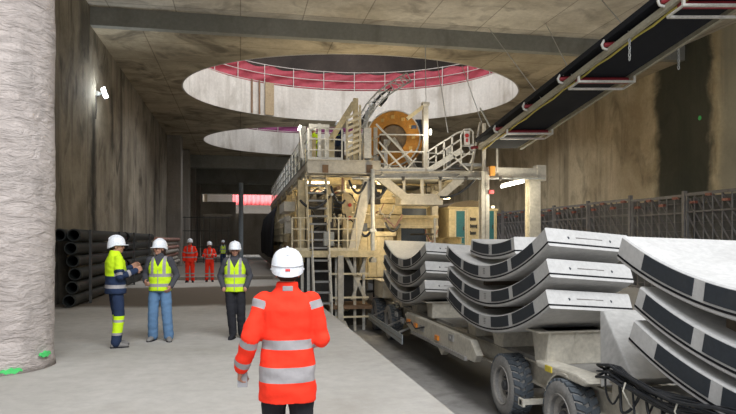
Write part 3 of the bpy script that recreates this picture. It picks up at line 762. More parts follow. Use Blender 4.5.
# ---------------------------------------------------------------- segment carrier
CRM = paint('carrier_cream_paint', (.62, .58, .49), (.28, .24, .18), .45, .55, sc=2.2); GRY = paint('dusty_grey_steel', (.34, .33, .31), (.15, .13, .11), .5, .65, .1, sc=2)
TYR = paint('dusty_tyre_rubber', (.26, .25, .235), (.12, .12, .12), .6, .9, sc=5, bmp=.2); LUG = paint('tread_rubber', (.09, .105, .12), (.25, .27, .29), .5, .9, sc=6); RIM = paint('dusty_rim', (.33, .31, .28), (.14, .12, .1), .6, .7, sc=4)
HOSE = paint('black_hose', (.02, .022, .026), (.1, .1, .1), .3, .45, sc=8); AMB = paint('amber_lens', (.85, .28, .03), amt=.1, rough=.3); YLW = paint('yellow_label', (.7, .55, .05), amt=.3)
car = empty('segment_carrier', (5.15, 11.0, -1.4), 'long cream multi-wheeled carrier loaded with the curved concrete segments', 'truck')
m = MB()
for x in (4.98, 5.92): m.ibeam((x, 2.4, -.52), (x, 23.0, -.52), .2, .38, .03)
for y in (3, 5.2, 7.4, 9.8, 12.3, 14.4, 16.5, 18.6, 21): m.box((4.98, y, -.62), (5.92, y + .16, -.40))
m.build('chassis', CRM, car)
m = MB()
m.prism([(12.2, -.25), (17.2, -.25), (17.4, -.34), (17.4, -.55), (16.6, -.72), (14.4, -.72), (14.1, -.88), (13.8, -.72), (12.0, -.66), (11.85, -.5)], 'X', 4.45, 4.6); m.build('side_girder', CRM, car, bevel=.02)
m = MB(); m.prism([(12.4, -.62), (16.6, -.67), (16.6, -.73), (12.4, -.70)], 'X', 4.40, 4.47); m.build('side_girder_lip', GRY, car)
for (y, z) in ((16.9, -.45), (16.2, -.47), (14.35, -.52)):
    m = MB(); m.box((4.40, y - .12, z - .06), (4.45, y + .12, z + .05)); m.build('side_lamp', AMB, car, bevel=.01, label='amber side lamp')
for (y0_, y1_) in ((2.0, 7.9), (8.3, 13.6), (14.6, 20.6)):
    m = MB(); m.box((4.9, y0_, -.33), (6.0, y1_, -.26)); m.build('deck_plate', GRY, car)
# cradles under each stack: tapered blocks with gussets
def cradle(y, ztop, half=.28):
    m = MB(); m.prism([(y - half, ztop), (y + half, ztop), (y + half * .75, -.26), (y - half * .75, -.26)], 'X', 4.75, 5.75)
    m.prism([(y - half - .06, ztop - .03), (y + half + .06, ztop - .03), (y + half + .06, ztop), (y - half - .06, ztop)], 'X', 4.55, 5.85)
    for x in (4.74, 5.2, 5.70): m.prism([(y - half - .03, ztop - .03), (y + half + .03, ztop - .03), (y + half * .6, -.26), (y - half * .6, -.26)], 'X', x, x + .05)
    m.build('cradle', CRM, car, bevel=.012)
for y, z in ((9.75, .29), (11.5, .04), (12.9, .19), (16.0, .17), (17.5, -.03), (19.1, .17), (3.4, .06), (4.7, -.01)): cradle(y, z)
def wheel(x, y, lbl=None):
    R_ = .55; z = -1.4 + R_
    t = MB(); prof = [(.30, 0.03), (.40, .0), (.47, .005), (.515, .03), (.53, .07), (.53, .33), (.515, .37), (.47, .395), (.40, .40), (.30, .37)]
    t.lathe(prof, (x, y, z), 'X', 40, close=True); ty = t.build('tyre', TYR, car, smooth='auto')
    t = MB()
    for k in range(26):
        a = 2 * math.pi * k / 26
        for s_, (xa, xb) in enumerate(((.03, .17), (.23, .37), (.14, .26))):
            aa = a + (.12 if s_ == 1 else .06 if s_ == 2 else 0); w_ = .045 if s_ < 2 else .035
            c = V((0, math.cos(aa), math.sin(aa))); tn = V((0, -math.sin(aa), math.cos(aa))); sk = .03 * (1 if s_ == 0 else -1)
            t.hexa([V((x, y, z)) + V((xx, 0, 0)) + c * rr + tn * ww for rr in (.515, .552) for xx, ww in ((xa, -w_ - sk), (xb, -w_ + sk), (xb, w_ + sk), (xa, w_ - sk))])
    t.build('tread_lugs', LUG, ty)
    t = MB(); t.lathe([(.31, .02), (.335, .0), (.345, .03), (.33, .07), (.24, .12), (.235, .16), (.12, .17), (.12, .10), (.10, .11), (.001, .055), (.001, .2), (.3, .2)], (x, y, z), 'X', 32, close=True); rm = t.build('rim', RIM, ty, smooth='auto')
    t = MB()
    for k in range(10):
        a = 2 * math.pi * k / 10; c = V((x + .13, y + .18 * math.cos(a), z + .18 * math.sin(a))); t.tube(c, c + V((.05, 0, 0)), .018, 6)
    t.lathe([(.0, .04), (.07, .045), (.09, .07), (.095, .14)], (x, y, z), 'X', 20); t.lathe([(.001, .15), (.2, .15), (.2, .17), (.001, .17)], (x, y, z), 'X', 20)
    t.build('hub', GRY, car, smooth='auto') if False else t.build('hub', paint('dark_hub', (.05, .05, .055), (.2, .19, .18), .5, .6), car)
    t = MB(); t.tube((x + .2, y, z), (5.45, y, z), .09, 12); t.build('axle', GRY, car)
    return ty
for y in (8.72, 10.85, 19.9, 22.1, 4.4, 6.4):
    wheel(4.52, y)
for y in (8.72, 10.85, 19.9, 22.1): # right hand wheels
    x = 6.0; R_ = .55
    t = MB(); t.lathe([(.1, .02), (.40, .0), (.50, .01), (.545, .05), (.545, .33), (.50, .39), (.40, .40), (.1, .37)], (x, y, -.85), 'X', 32, close=True); t.build('tyre', TYR, car, smooth='auto')
    t = MB(); t.tube((x + .05, y, -.85), (5.3, y, -.85), .09, 12); t.build('axle', GRY, car)
# mudguard over the second wheel, suspension plates
m = MB(); R = []
for k in range(13):
    a = math.radians(15 + k * 7); c, s = math.cos(a), math.sin(a)
    R.append([(xx, 8.72 + rr * c, -.85 + rr * s) for rr, xx in ((.63, 4.60), (.63, 5.02), (.60, 5.02), (.60, 4.60))])
m.rings(R); m.build('mudguard', CRM, car, smooth='auto')
m = MB(); m.prism([(8.2, -.30), (9.6, -.30), (9.7, -.2), (8.4, -.16), (8.0, -.22)], 'X', 4.62, 4.95); m.build('mudguard_top', CRM, car, bevel=.03)
m = MB(); m.box((4.60, 9.1, -.29), (4.62, 9.3, -.2)); m.build('yellow_sticker', YLW, car)
for y in (8.72, 10.85, 19.9, 22.1):
    m = MB(); m.prism([(y - .28, -.3), (y + .28, -.3), (y + .12, -.95), (y - .12, -.95)], 'X', 5.0, 5.06); m.tube((4.98, y + .35, -.35), (4.98, y + .12, -.85), .05); m.build('suspension_leg', CRM, car)
m = MB(); m.box((4.42, 9.75, -.93), (4.9, 9.83, -.85)); m.box((4.42, 9.7, -.95), (4.46, 9.88, -.83)); m.build('tie_bar', CRM, car)
m = MB(); m.prism([(21.9, -.78), (17.15, -.86), (17.15, -1.12), (21.9, -1.0)], 'X', 4.30, 4.33); m.build('side_guard', paint('pale_blue_grey_steel', (.38, .41, .42), (.2, .2, .2), .4, .5), car)
m = MB(); m.prism([(21.9, -.88), (17.15, -.98), (17.15, -1.0), (21.9, -.9)], 'X', 4.28, 4.30); m.build('side_guard_rib', GRY, car)
for y in (17.6, 19.0, 21.5):
    m = MB(); m.bar((4.33, y, -.85), (4.98, y, -.6), .05); m.build('side_guard_bracket', GRY, car)
# end bulkhead and bodywork between the near and middle stacks
m = MB(); m.hexa([(4.70, 7.9, -.24), (5.95, 7.9, -.24), (5.95, 7.15, .02), (4.70, 7.15, .02), (5.05, 8.5, .70), (5.95, 8.5, .70), (5.95, 8.4, .72), (5.05, 8.4, .72)]); m.build('bulkhead', paint('pale_dusty_plate', (.47, .46, .44), (.3, .29, .27), .4, .7, sc=1.5), car, bevel=.02)
m = MB(); m.box((4.50, 3.2, -.30), (4.60, 7.3, -.02)); m.box((4.46, 3.2, -.05), (4.66, 7.3, -.02)); m.build('front_girder', CRM, car, bevel=.012)
for y in (6.9, 6.1, 5.3, 4.5):
    m = MB(); m.box((4.47, y, -.7), (4.56, y + .10, .10)); m.build('girder_post', CRM, car, bevel=.01)
m = MB(); m.box((4.52, 6.3, -.62), (4.8, 6.8, -.32)); m.build('valve_block', GRY, car, bevel=.01)
random.seed(4)
for k in range(18):
    m = MB(); a = random.random(); x = 4.28 + .03 * (k % 6); z0 = .19 - .06 * (k // 6) - .012 * (k % 3); pts = []
    for i in range(15):
        t = i / 14; y = 7.25 - t * 3.2 - .12 * (k % 3) * (1 - t)
        z = z0 + .05 * math.exp(-((t - .07) / .05) ** 2) - .10 * math.sin(math.pi * min(1, t * 1.5)) * (.5 + .6 * a) - .02 * t + .028 * math.sin(t * 11 + k * 2)
        pts.append((x + .03 * math.sin(t * 7 + k), y, z))
    pts = [(4.74, 7.45, -.08 + .01 * (k % 3)), (4.52, 7.43, .08)] + pts
    m.path(pts, .011 + .007 * (k % 4 == 0), 8); m.build('hose', HOSE, car, smooth=True)
for k in range(14):
    m = MB(); y = 7.3 - k * .27; x = 4.42; e = random.uniform(-.04, .04)
    m.path([(x - .08 * math.sin(math.pi * q / 12) + .05 * q / 12, y - .42 * q / 12 + e * math.sin(q * .8), .08 - (.32 + .05 * (k % 3)) * math.sin(math.pi * q / 12)) for q in range(13)], .013 + .005 * (k % 2), 8); m.build('hose', HOSE, car, smooth=True)
for k in range(3):
    m = MB(); y = 6.7 - k * .9; m.path([(4.47, y, -.28), (4.35, y, -.15), (4.27, y, .0), (4.29, y - .02, .10)], .010, 6); m.build('hose_clamp', CRM, car)
m = MB(); m.path([(4.34, 5.3, -.12), (4.30, 5.1, -.06), (4.30, 4.9, -.16), (4.36, 4.8, -.26)], .02, 8); m.build('white_hose', paint('white_hose_rubber', (.6, .6, .58), amt=.2), car, smooth=True, label='short white hose')
# small fittings on the left flank near the far axle
for k, (y, z) in enumerate(((17.5, -.6), (18.2, -.5), (15.5, -.55), (13.2, -.45))):
    m = MB(); m.box((4.42, y, z), (4.46, y + .3, z + .14)); m.tube((4.40, y + .15, z + .07), (4.46, y + .15, z + .07), .035, 12); m.build('flank_bracket', GRY, car)
m = MB(); m.path([(4.44, 17.4, -.35), (4.40, 17.0, -.52), (4.41, 16.6, -.44), (4.40, 16.1, -.55), (4.42, 15.4, -.42)], .02, 8); m.build('hose', HOSE, car, smooth=True)
# far towing unit boxes between the carrier and the gantry
m = MB(); m.box((4.6, 20.9, -.2), (5.8, 22.3, .35)); m.box((4.55, 20.85, .33), (5.85, 22.35, .38)); m.build('tow_unit_box', CRM, car, bevel=.03)
# ---------------------------------------------------------------- backup gantry
CRE = paint('gantry_cream_paint', (.66, .55, .33), (.2, .155, .10), .55, .55, sc=1.6); GRE = paint('gantry_grey_paint', (.56, .52, .44), (.24, .21, .16), .5, .55, sc=1.6)
CRL = paint('rail_cream_paint', (.72, .63, .44), (.3, .24, .16), .4, .5, sc=3); GRL = paint('rail_grey_paint', (.68, .66, .60), (.32, .29, .24), .4, .5, sc=3)
DKS = paint('dark_oily_steel', (.045, .042, .038), (.14, .11, .08), .5, .5, sc=3); TEAL = paint('teal_door_paint', (.03, .17, .20), amt=.2); DBLU = paint('dark_blue_panel', (.035, .055, .095), (.08, .08, .08), .3, .4)
ORR = paint('reel_orange_paint', (.62, .27, .04), (.3, .14, .04), .6, .5, sc=2.5); WARM = emit('lamp_glow_warm', (1, .86, .55), 5); COOL = emit('tube_glow', (1, .97, .85), 6)
GUN = paint('galvanised_grating', (.30, .30, .29), (.12, .1, .08), .4, .6, .3, sc=2); BLUG = paint('blue_grey_side_net', (.40, .44, .43), (.2, .2, .18), .5, .7, sc=2)
YG = 22.5; ZD1, ZD2 = 4.45, 4.12
def G(px, py, Y=YG): return at(px, py, Y)
ga = empty('backup_gantry', (6.2, YG, -1.4), 'tall cream and grey steel service gantry standing over the trough', 'gantry')
def gp(name, mat, fn, label=None, bevel=0, smooth=False, parent=None):
    m = MB(); fn(m); return m.build(name, mat, parent or ga, label=label, bevel=bevel, smooth=smooth)
def gbar(name, mat, segs, w, parent=None, label=None):
    m = MB()
    for s in segs:
        Y = s[4] if len(s) > 4 else YG; Y2 = s[5] if len(s) > 5 else Y
        m.bar(G(s[0], s[1], Y), G(s[2], s[3], Y2), w, up=(0, 1, 0))
    return m.build(name, mat, parent or ga, label=label)
# --- frames along the length
YF = [22.5, 26.0, 29.5, 33.0, 37.0, 41.0, 45.0, 49.0]
XL, XR = 2.35, 10.75
for i, y in enumerate(YF):
    if i:
        gp('column', CRE, lambda m: m.ibeam((XL + .05, y, -1.4), (XL + .05, y, ZD1 - .4), .24, .24))
        gp('column', GRE, lambda m: m.ibeam((7.9, y, -1.4), (7.9, y, ZD2 - .2), .26, .26))
    gp('cross_beam', GRE if i == 0 else CRE, lambda m: m.ibeam((XL - .1, y + .25, ZD1 - .32), (8.1, y + .25, ZD1 - .32), .2, .28))
    if i: gp('cross_beam', CRE, lambda m: m.ibeam((XL, y, 1.5), (4.1, y, 1.5), .2, .22))
for (x, z, mt) in ((XL, 1.5, CRE), (4.1, 1.5, CRE), (7.9, 1.7, CRE), (XL, ZD1 - .35, GRE), (5.2, ZD1 - .32, GRE), (7.9, ZD2 - .25, GRE)):
    gp('side_beam', mt, lambda m: m.ibeam((x, YG + .1, z), (x, 50, z), .18, .26))
for i in range(7):
    y0, y1 = YF[i], YF[i + 1]
    gp('brace', CRE, lambda m: m.bar((XL + .05, y0 + .2, 1.55), (XL + .05, y1 - .2, 3.9), .09) if i % 2 else m.bar((XL + .05, y1 - .2, 1.55), (XL + .05, y0 + .2, 3.9), .09))
# upper left deck
gp('deck_fascia', GRE, lambda m: (m.box((XL - .08, YG - .05, ZD1 - .40), (4.86, YG + .05, ZD1 + .05)), m.box((XL - .08, YG - .09, ZD1 + .03), (4.86, YG + .05, ZD1 + .07)), m.box((XL - .08, YG - .09, ZD1 - .42), (4.86, YG + .05, ZD1 - .38))), bevel=.01)
gp('side_fascia', GRE, lambda m: m.box((XL - .1, YG, ZD1 - .22), (XL - .02, 50, ZD1 + .02)))
gp('deck_plate', GUN, lambda m: m.box((XL - .1, YG, ZD1 - .05), (5.0, 50, ZD1)))
gp('deck_plate', GUN, lambda m: m.box((4.9, YG, ZD2 - .06), (8.3, 50, ZD2)))
for px in (325, 369): gp('rusty_patch', BRN, lambda m: m.box(G(px - 3, 165) - V((0, .11, 0)), G(px + 3, 173) - V((0, .09, 0))))
# right deck beam
gp('deck_beam', GRE, lambda m: m.ibeam(G(372, 174.5), G(486, 174.5), .2, .22, .025))
gp('portal_beam', GRE, lambda m: (m.box(G(484, 167), G(545, 178) + V((0, .3, 0))), m.box(G(537, 165) - V((0, .03, 0)), G(546, 181) + V((0, .33, 0)))), bevel=.01)
gp('portal_column', GRE, lambda m: (m.box((G(530, 178).x, YG + .02, 0), (G(541, 178).x, YG + .3, G(530, 177).z)), m.box((G(527, 178).x, YG - .02, 0), (G(544, 178).x, YG + .34, .04))), bevel=.01)
gp('portal_column', CRL, lambda m: m.box((G(528, 178).x, YG + .05, 0.04), (G(530.5, 178).x, YG + .25, G(530, 179).z)), label='cream edge strip of the portal column')
gp('front_column', GRE, lambda m: (m.ibeam((G(483, 0).x, YG - .1, -1.4), (G(483, 0).x, YG - .1, G(483, 172).z), .30, .28), m.box((G(478, 0).x, YG - .3, 1.0), (G(488, 0).x, YG + .08, 1.06))))
gp('upper_post', GRE, lambda m: (m.tube((G(483, 0).x, YG - .1, G(483, 172).z), (G(483, 0).x, YG - .1, G(483, 124).z), .07, 10), m.box(G(480.5, 149) - V((0, .2, 0)), G(485.5, 143) + V((0, .1, 0)))))
gp('pipe_post', GALV, lambda m: (m.tube((G(371, 0).x, YG - .3, G(371, 262).z), (G(371, 0).x, YG - .3, G(371, 170).z), .075, 12), m.box((G(368, 0).x, YG - .42, G(371, 232).z), (G(374, 0).x, YG - .2, G(371, 229).z)), m.box((G(368, 0).x, YG - .42, G(371, 262).z), (G(374, 0).x, YG - .2, G(371, 258).z))), smooth='auto')
gp('service_pipe', GALV, lambda m: m.tube(G(352, 178.5, YG - .2), G(545, 178.5, YG - .2), .035))
for px in (371, 403, 440, 466, 500): gp('pipe_clip', DKS, lambda m: m.cbox(G(px, 178.5, YG - .2), (.1, .1, .14)))
# sloping leg below the upper deck
gp('sloping_leg', GRE, lambda m: m.bar(G(368, 180), G(352, 252), .34, .30, (0, 1, 0)), bevel=.015)
gp('inner_column', CRE, lambda m: m.box(G(343, 192, 24), G(352, 262, 24.3)))
gp('inner_column', CRE, lambda m: m.box(G(298, 180, 23.2), G(304, 262, 23.5)))
gp('inner_column', CRE, lambda m: m.box(G(325, 184, 23.6), G(331, 222, 23.8)))
for y_ in (205, 218): gp('red_button', paint('red_button_paint', (.6, .05, .03), amt=0), lambda m: m.lathe([(0, 0), (.07, 0), (.07, .06), (0, .06)], G(350, y_, 23.9), 'Y', 12))
# hanging trapezoid frame
gbar('hanger_brace', GRE, [(379, 177, 404, 197)], .28); gbar('hanger_brace', GRE, [(462, 177, 439, 197)], .28)
gbar('hanger_rod', GRE, [(404, 176, 404, 198)], .08); gbar('hanger_rod', GRE, [(422, 176, 422, 196)], .10); gbar('hanger_rod', GRE, [(440, 176, 440, 198)], .08)
gp('hanger_beam', GRE, lambda m: (m.box(G(401, 194), G(443, 205) + V((0, .9, 0))), m.box(G(398, 193.5) - V((0, .04, 0)), G(446, 196) + V((0, .95, 0)))), bevel=.015)
# --- rails round the decks
def rail(name_lbl, pts, zs=(1.15, .78, .4), mat=GRL, n=None, r=.024, toe=True, posts=True, parent=None):
    o = MB()
    for a, b in zip(pts[:-1], pts[1:]):
        a, b = V(a), V(b)
        for z in zs: o.tube(a + V((0, 0, z)), b + V((0, 0, z)), r, 6)
        k = max(1, round((b - a).length / (n or 1.1)))
        if posts:
            for i in range(k + 1): p = a.lerp(b, i / k); o.bar(p, p + V((0, 0, zs[0])), .045)
        if toe: o.bar(a + V((0, 0, .08)), b + V((0, 0, .08)), .015, .15)
    return o.build(name_lbl, mat, parent or ga)
rail('guard_rail', [(XL - .03, YG, ZD1), (G(342, 0).x, YG, ZD1)], n=.55)
for i in range(7):
    rail('guard_rail', [(XL - .05, YF[i] + .02, ZD1), (XL - .05, YF[i + 1], ZD1)], n=1.75, toe=False)
    if i > 0 or True:
        gp('side_net', BLUG, lambda m: [m.bar((XL - .06, YF[i] + q * .87 + .4, ZD1 + .05), (XL - .06, YF[i] + q * .87 + .4, ZD1 + 1.1), .02, .04) for q in range(4)])
rail('guard_rail', [G(380, 172), G(424, 172)], zs=(1.33, .72), n=1.4, r=.028)
rail('guard_rail', [(G(380, 0).x, YG, ZD2), (G(380, 0).x, 30, ZD2)], zs=(1.3, .7), n=1.8)
gbar('diagonal_rail', GRL, [(376, 124, 412, 161)], .06); gbar('diagonal_rail', GRL, [(379, 142, 404, 170)], .06); gbar('diagonal_rail', GRL, [(382, 170, 412, 150)], .05); gbar('diagonal_rail', GRL, [(376, 148, 392, 171)], .05)
gbar('diagonal_rail', GRL, [(404, 172, 416, 158)], .05); gbar('diagonal_rail', GRL, [(449, 152, 470, 172)], .05)
# tall davit post
dv = gp('davit_post', GRE, lambda m: (m.box(G(423.5, 174), G(428.5, 103) + V((0, .2, 0))), m.box(G(422.5, 105) - V((0, .03, 0)), G(429.5, 102) + V((0, .22, 0)))), bevel=.01)
gp('davit_brace', CRE, lambda m: m.bar(G(407, 119, YG + .1), G(424, 106, YG + .1), .13), parent=dv)
gp('lamp_glass', COOL, lambda m: m.cbox(G(430.5, 132, YG - .1), (.06, .06, .2)), parent=dv, label='small white lamp on the post')
gp('winch_motor', DBLU, lambda m: (m.lathe([(0, 0), (.22, 0), (.22, .5), (.12, .52), (.12, .7), (0, .7)], G(418, 139, YG + .6), 'Z', 16), m.cbox(G(417, 128, YG + .6), (.5, .4, .12))), smooth='auto')
# stair up to the conveyor
st = gp('stair_stringer', GRL, lambda m: m.bar(G(428, 171), G(462, 150), .05, .2))
gp('stair_stringer', GRL, lambda m: m.bar(G(428, 171, YG + .9), G(462, 150, YG + .9), .05, .2))
for k in range(7):
    p = G(431 + k * 5, 170 - k * 3.05); gp('stair_tread', GUN, lambda m: m.box(p - V((.13, 0, .02)), p + V((.13, .9, .02))), parent=st)
for yy in (YG, YG + .9):
    gbar('hand_rail', GRL, [(427, 152, 457, 133, yy), (457, 133, 463, 131, yy), (428, 160, 460, 140, yy), (428, 152, 428, 172, yy), (436, 146, 436, 168, yy), (444, 141, 444, 165, yy), (452, 136, 452, 158, yy), (441, 172, 470, 152, yy)], .055)
gp('landing_gate', GRL, lambda m: (m.path([G(461, 163), G(461, 135), G(464, 130), G(470, 129), G(473, 132), G(473, 157), G(470, 163)], .035, 8), m.bar(G(461, 146), G(473, 146), .04), m.bar(G(461, 154), G(473, 154), .04)), smooth=True)
gp('landing_plate', GUN, lambda m: m.box(G(460, 166), G(484, 163.5) + V((0, 1.0, 0))))
sg = gp('sign_plate', paint('sign_white', (.75, .73, .7), amt=.1), lambda m: m.box(G(464, 145, YG - .06), G(470, 131, YG - .08)), label='white plate with a red emblem', bevel=.01)
gp('emblem', RED, lambda m: (m.lathe([(0, 0), (.075, 0), (.075, .012), (0, .012)], G(467, 135.5, YG - .1), 'Y', 16), m.box(G(466.2, 142, YG - .095), G(467.8, 138.5, YG - .08))), parent=sg, label='red round mark and short bar')
gbar('conveyor_strut', GRE, [(497, 172, 497, 128, 21.9)], .06); gbar('conveyor_strut', GRE, [(471, 172, 480, 122, 21.4)], .05)
# orange and red junction box right of the stair
gp('junction_box', ORR, lambda m: m.cbox(G(492, 171, YG - .25), (.2, .15, .35)), bevel=.01)
gp('junction_box', RED, lambda m: m.cbox(G(491, 192, YG - .25), (.18, .12, .14)), bevel=.01)
# cream ladder and its tall cream posts on the upper deck
gp('tall_post', CRE, lambda m: m.box(G(353.5, 160, YG + .3), G(357.5, 99, YG + .45)), bevel=.01)
gp('tall_post', CRE, lambda m: m.bar(G(330, 141, YG + .4), G(354, 103, YG + .4), .20, .16, (0, 1, 0)), bevel=.01)
gp('tall_post', CRE, lambda m: m.bar(G(331, 160, YG + .4), G(331, 139, YG + .4), .20, .16, (0, 1, 0)), bevel=.01)
la = gp('slatted_ladder', CRL, lambda m: (m.bar(G(347, 160, YG + .1), G(347, 118, YG + .1), .08, .06, (0, 1, 0)), m.bar(G(360, 162, YG + .1), G(360, 105, YG + .1), .08, .06, (0, 1, 0))))
for k in range(8):
    gp('slat', CRL, lambda m: m.bar(G(346.5, 156 - k * 5.4, YG + .05), G(360.5, 150 - k * 5.4, YG + .05), .09, .05, (0, 1, 0)), parent=la)
for px in (309, 318, 326): gp('deck_post', GRL, lambda m: m.box(G(px, 160, YG + .2), G(px + 2.6, 124 + (px % 3) * 3, YG + .3)))
gp('deck_post', GRL, lambda m: m.box(G(309, 127, YG + .18), G(329, 125, YG + .28)))
gp('white_panel', GRL, lambda m: m.box(G(364, 158, YG - .02), G(371, 128, YG + .04)), bevel=.01)
gp('white_panel', GRL, lambda m: m.box(G(300, 158, YG + 1.2), G(305, 128, YG + 1.6)), bevel=.01)
# lamps under and on the deck
for (px, py, yy, w, h, mt) in ((299.5, 128, YG - .05, .10, .22, COOL),):
    gp('work_lamp', mt, lambda m: m.bar(G(px - 1.0, py + 2.3, yy), G(px + 1.2, py - 2.5, yy), .08, .07, (0, 1, 0)), label='small glowing white work lamp on the rail corner')
    gbar('lamp_arm', GRL, [(300, 131, 303, 160, yy)], .04)
for (a, b) in (((501, 187, 21.9), (524, 181.5, 21.9)),):
    gp('tube_lamp', COOL, lambda m: m.tube(G(*a), G(*b), .045, 10), label='glowing fluorescent tube under the portal beam', smooth=True)
    gp('lamp_housing', GRL, lambda m: m.bar(G(a[0], a[1] - 2.2, a[2]), G(b[0], b[1] - 2.2, b[2]), .12, .05))
    gbar('lamp_arm', GRL, [(512, 182, 512, 176, 21.9, YG)], .03)
for (px, py, Y, w) in ((316, 182.5, 24.5, 1.0), (353, 187, 25, .2), (380, 183, 25, .2), (446, 198, 24.5, .3), (493, 207, 25, .1), (408, 182, 28, .4)):
    l = gp('lamp_tube', WARM, lambda m: m.bar(G(px, py, Y) - V((w / 2, 0, 0)), G(px, py, Y) + V((w / 2, 0, 0)), .10, .08), label='glowing lamp under the deck')
# --- stair ladder on the left front, with landing
def steep(name, x0, x1, ytop, zt, zb, run, n, mat, tm):
    s_ = gp(name, mat, lambda m: (m.bar((x0, ytop, zt), (x0, ytop - run, zb), .05, .18), m.bar((x1, ytop, zt), (x1, ytop - run, zb), .05, .18), m.bar((x0, ytop, zt), (x1, ytop, zt), .05)))
    for k in range(n):
        t = (k + .5) / n; p = V((0, ytop - run * t, zt + (zb - zt) * t))
        gp('tread', tm, lambda m: m.box((x0, p.y - .12, p.z - .025), (x1, p.y + .12, p.z + .035)), parent=s_)
    for x in (x0, x1): gp('stair_rail', mat, lambda m: (m.tube((x, ytop, zt + .9), (x, ytop - run, zb + .9), .024, 6), m.tube((x, ytop - run, zb), (x, ytop - run, zb + .9), .024, 6)), parent=s_)
steep('steep_stair', G(307, 0).x, G(327, 0).x, YG + .6, ZD1 - .4, G(0, 253).z, 1.1, 10, CRL, GUN)
ZL2 = G(320, 252).z
gp('landing_plate', GUN, lambda m: m.box((G(290, 0).x, YG - .9, ZL2 - .08), (G(372, 0).x, YG + 1.2, ZL2)))
gp('landing_fascia', CRE, lambda m: m.box((G(290, 0).x, YG - .95, ZL2 - .16), (G(372, 0).x, YG - .88, ZL2 + .06)))
lpz = [(G(290, 0).x, YG - .92, ZL2), (G(306, 0).x, YG - .92, ZL2)]; rail('guard_rail', lpz, mat=CRL, n=.35)
rail('guard_rail', [(G(326, 0).x, YG - .92, ZL2), (G(352, 0).x, YG - .92, ZL2)], mat=CRL, n=.3)
gp('machine_box', paint('pale_cabinet_paint', (.45, .47, .46), (.2, .2, .2), .4), lambda m: m.box(G(324, 246, YG - .5), G(333, 232, YG - .2)), bevel=.02)
steep('lower_stair', G(309, 0).x, G(325, 0).x, YG - .9, ZL2 - .1, -1.2, .9, 7, GRL, GUN)
for px in (292, 300, 306, 328, 334, 341, 352, 362): gp('landing_leg', GRL if px % 4 else GRE, lambda m: m.box((G(px, 0).x - .045, YG - .85 + .25 * (px % 3), -1.4), (G(px, 0).x + .045, YG - .76 + .25 * (px % 3), ZL2 - .1)))
gp('landing_leg', GRE, lambda m: (m.box((G(334, 0).x, YG - 1.0, -1.4), (G(339, 0).x, YG - .8, ZL2 - .1)), m.prism([(G(327, 0).x, -1.4), (G(346, 0).x, -1.4), (G(341, 0).x, -1.0), (G(332, 0).x, -1.0)], 'Y', YG - 1.05, YG - .75)))
for z in (-.9, -.25, .55): gp('landing_rung', CRL, lambda m: m.box((G(328, 0).x, YG - .9, z), (G(364, 0).x, YG - .84, z + .06)))
gp('lower_platform', BRN, lambda m: m.box((G(326, 0).x, YG - .8, -.62), (G(368, 0).x, YG + .8, -.5)))
gp('lower_panel', DKS, lambda m: m.box((G(290, 0).x, YG + 1.0, -1.4), (G(372, 0).x, YG + 1.05, ZL2 - .1)))
gp('bay_backdrop', DKS, lambda m: m.box((G(304, 0).x, 24.9, ZL2), (G(343, 0).x, 24.95, 3.7)))  # dark backdrop added to darken the interior of the front bay
gbar('landing_brace', GRE, [(346, 256, 366, 300, YG - .6)], .12); gbar('landing_brace', GRE, [(366, 256, 352, 300, YG - .6)], .09)
# lower machine blocks in front bay
gp('equipment_box', CRE, lambda m: (m.box(G(357, 277, 23.2), G(387, 234, 24.2)), m.box(G(355, 236, 23.1), G(389, 232, 24.3)), m.box(G(355, 280, 23.1), G(389, 276, 24.3)), [m.box(G(x, 277, 23.15), G(x + 1.6, 234, 23.25)) for x in (359, 368, 377, 385)]), bevel=.01)
gp('drain_stub', CRL, lambda m: m.tube(G(375, 240, 23.1), G(375, 250, 23.1), .07, 10))
# girder and cabins
gp('long_girder', CRE, lambda m: (m.box(G(360, 226, 24.4), G(433, 217, 24.7)), m.box(G(358, 218, 24.3), G(435, 216, 24.8)), m.box(G(358, 228, 24.3), G(435, 226, 24.8))), bevel=.01)
gp('box_girder', CRE, lambda m: (m.box(G(345, 203, 25.5), G(398, 191, 26.2)), m.box(G(355, 214, 25.5), G(398, 205, 26.2))), bevel=.02)
gp('back_wall', DKS, lambda m: m.box(G(362, 218, 26.3), G(400, 200, 26.5)))
def cabin(label, x0, x1, z0, z1, y0, y1, win):
    r = empty('equipment_cabin', ((x0 + x1) / 2, y0, z0), label, 'cabin')
    m = MB(); m.box((x0, y0, z0), (x1, y1, z1)); m.box((x0 - .05, y0 - .05, z1 - .06), (x1 + .05, y1, z1 + .04)); m.box((x0 - .03, y0 - .03, z0 - .02), (x1 + .03, y1, z0 + .10)); m.build('body', CRE, r, bevel=.02)
    for nm_, (a, b, c, d), mt in win:
        m = MB(); m.box((a - .05, y0 - .03, c - .05), (b + .05, y0 - .003, d + .05)); f = m.build(nm_ + '_frame', CRL, r)
        m = MB(); m.box((a, y0 - .04, c), (b, y0 - .03, d)); m.build(nm_, mt, f)
        m = MB(); m.box((b - .08, y0 - .07, (c + d) / 2 - .08), (b - .04, y0 - .04, (c + d) / 2 + .08)); m.build('handle', DKS, f)
    return r
Y_ = 26.5; g = lambda px, py: G(px, py, Y_)
cabin('cream equipment cabin with large dark blue panels, mid gantry above the far segments', g(397, 0).x, g(437, 0).x, g(0, 275).z, g(0, 203).z, Y_, 29, [('panel', (g(401, 0).x, g(426, 0).x, g(413, 242).z, g(413, 205).z), DBLU)])
Y_ = 25.6
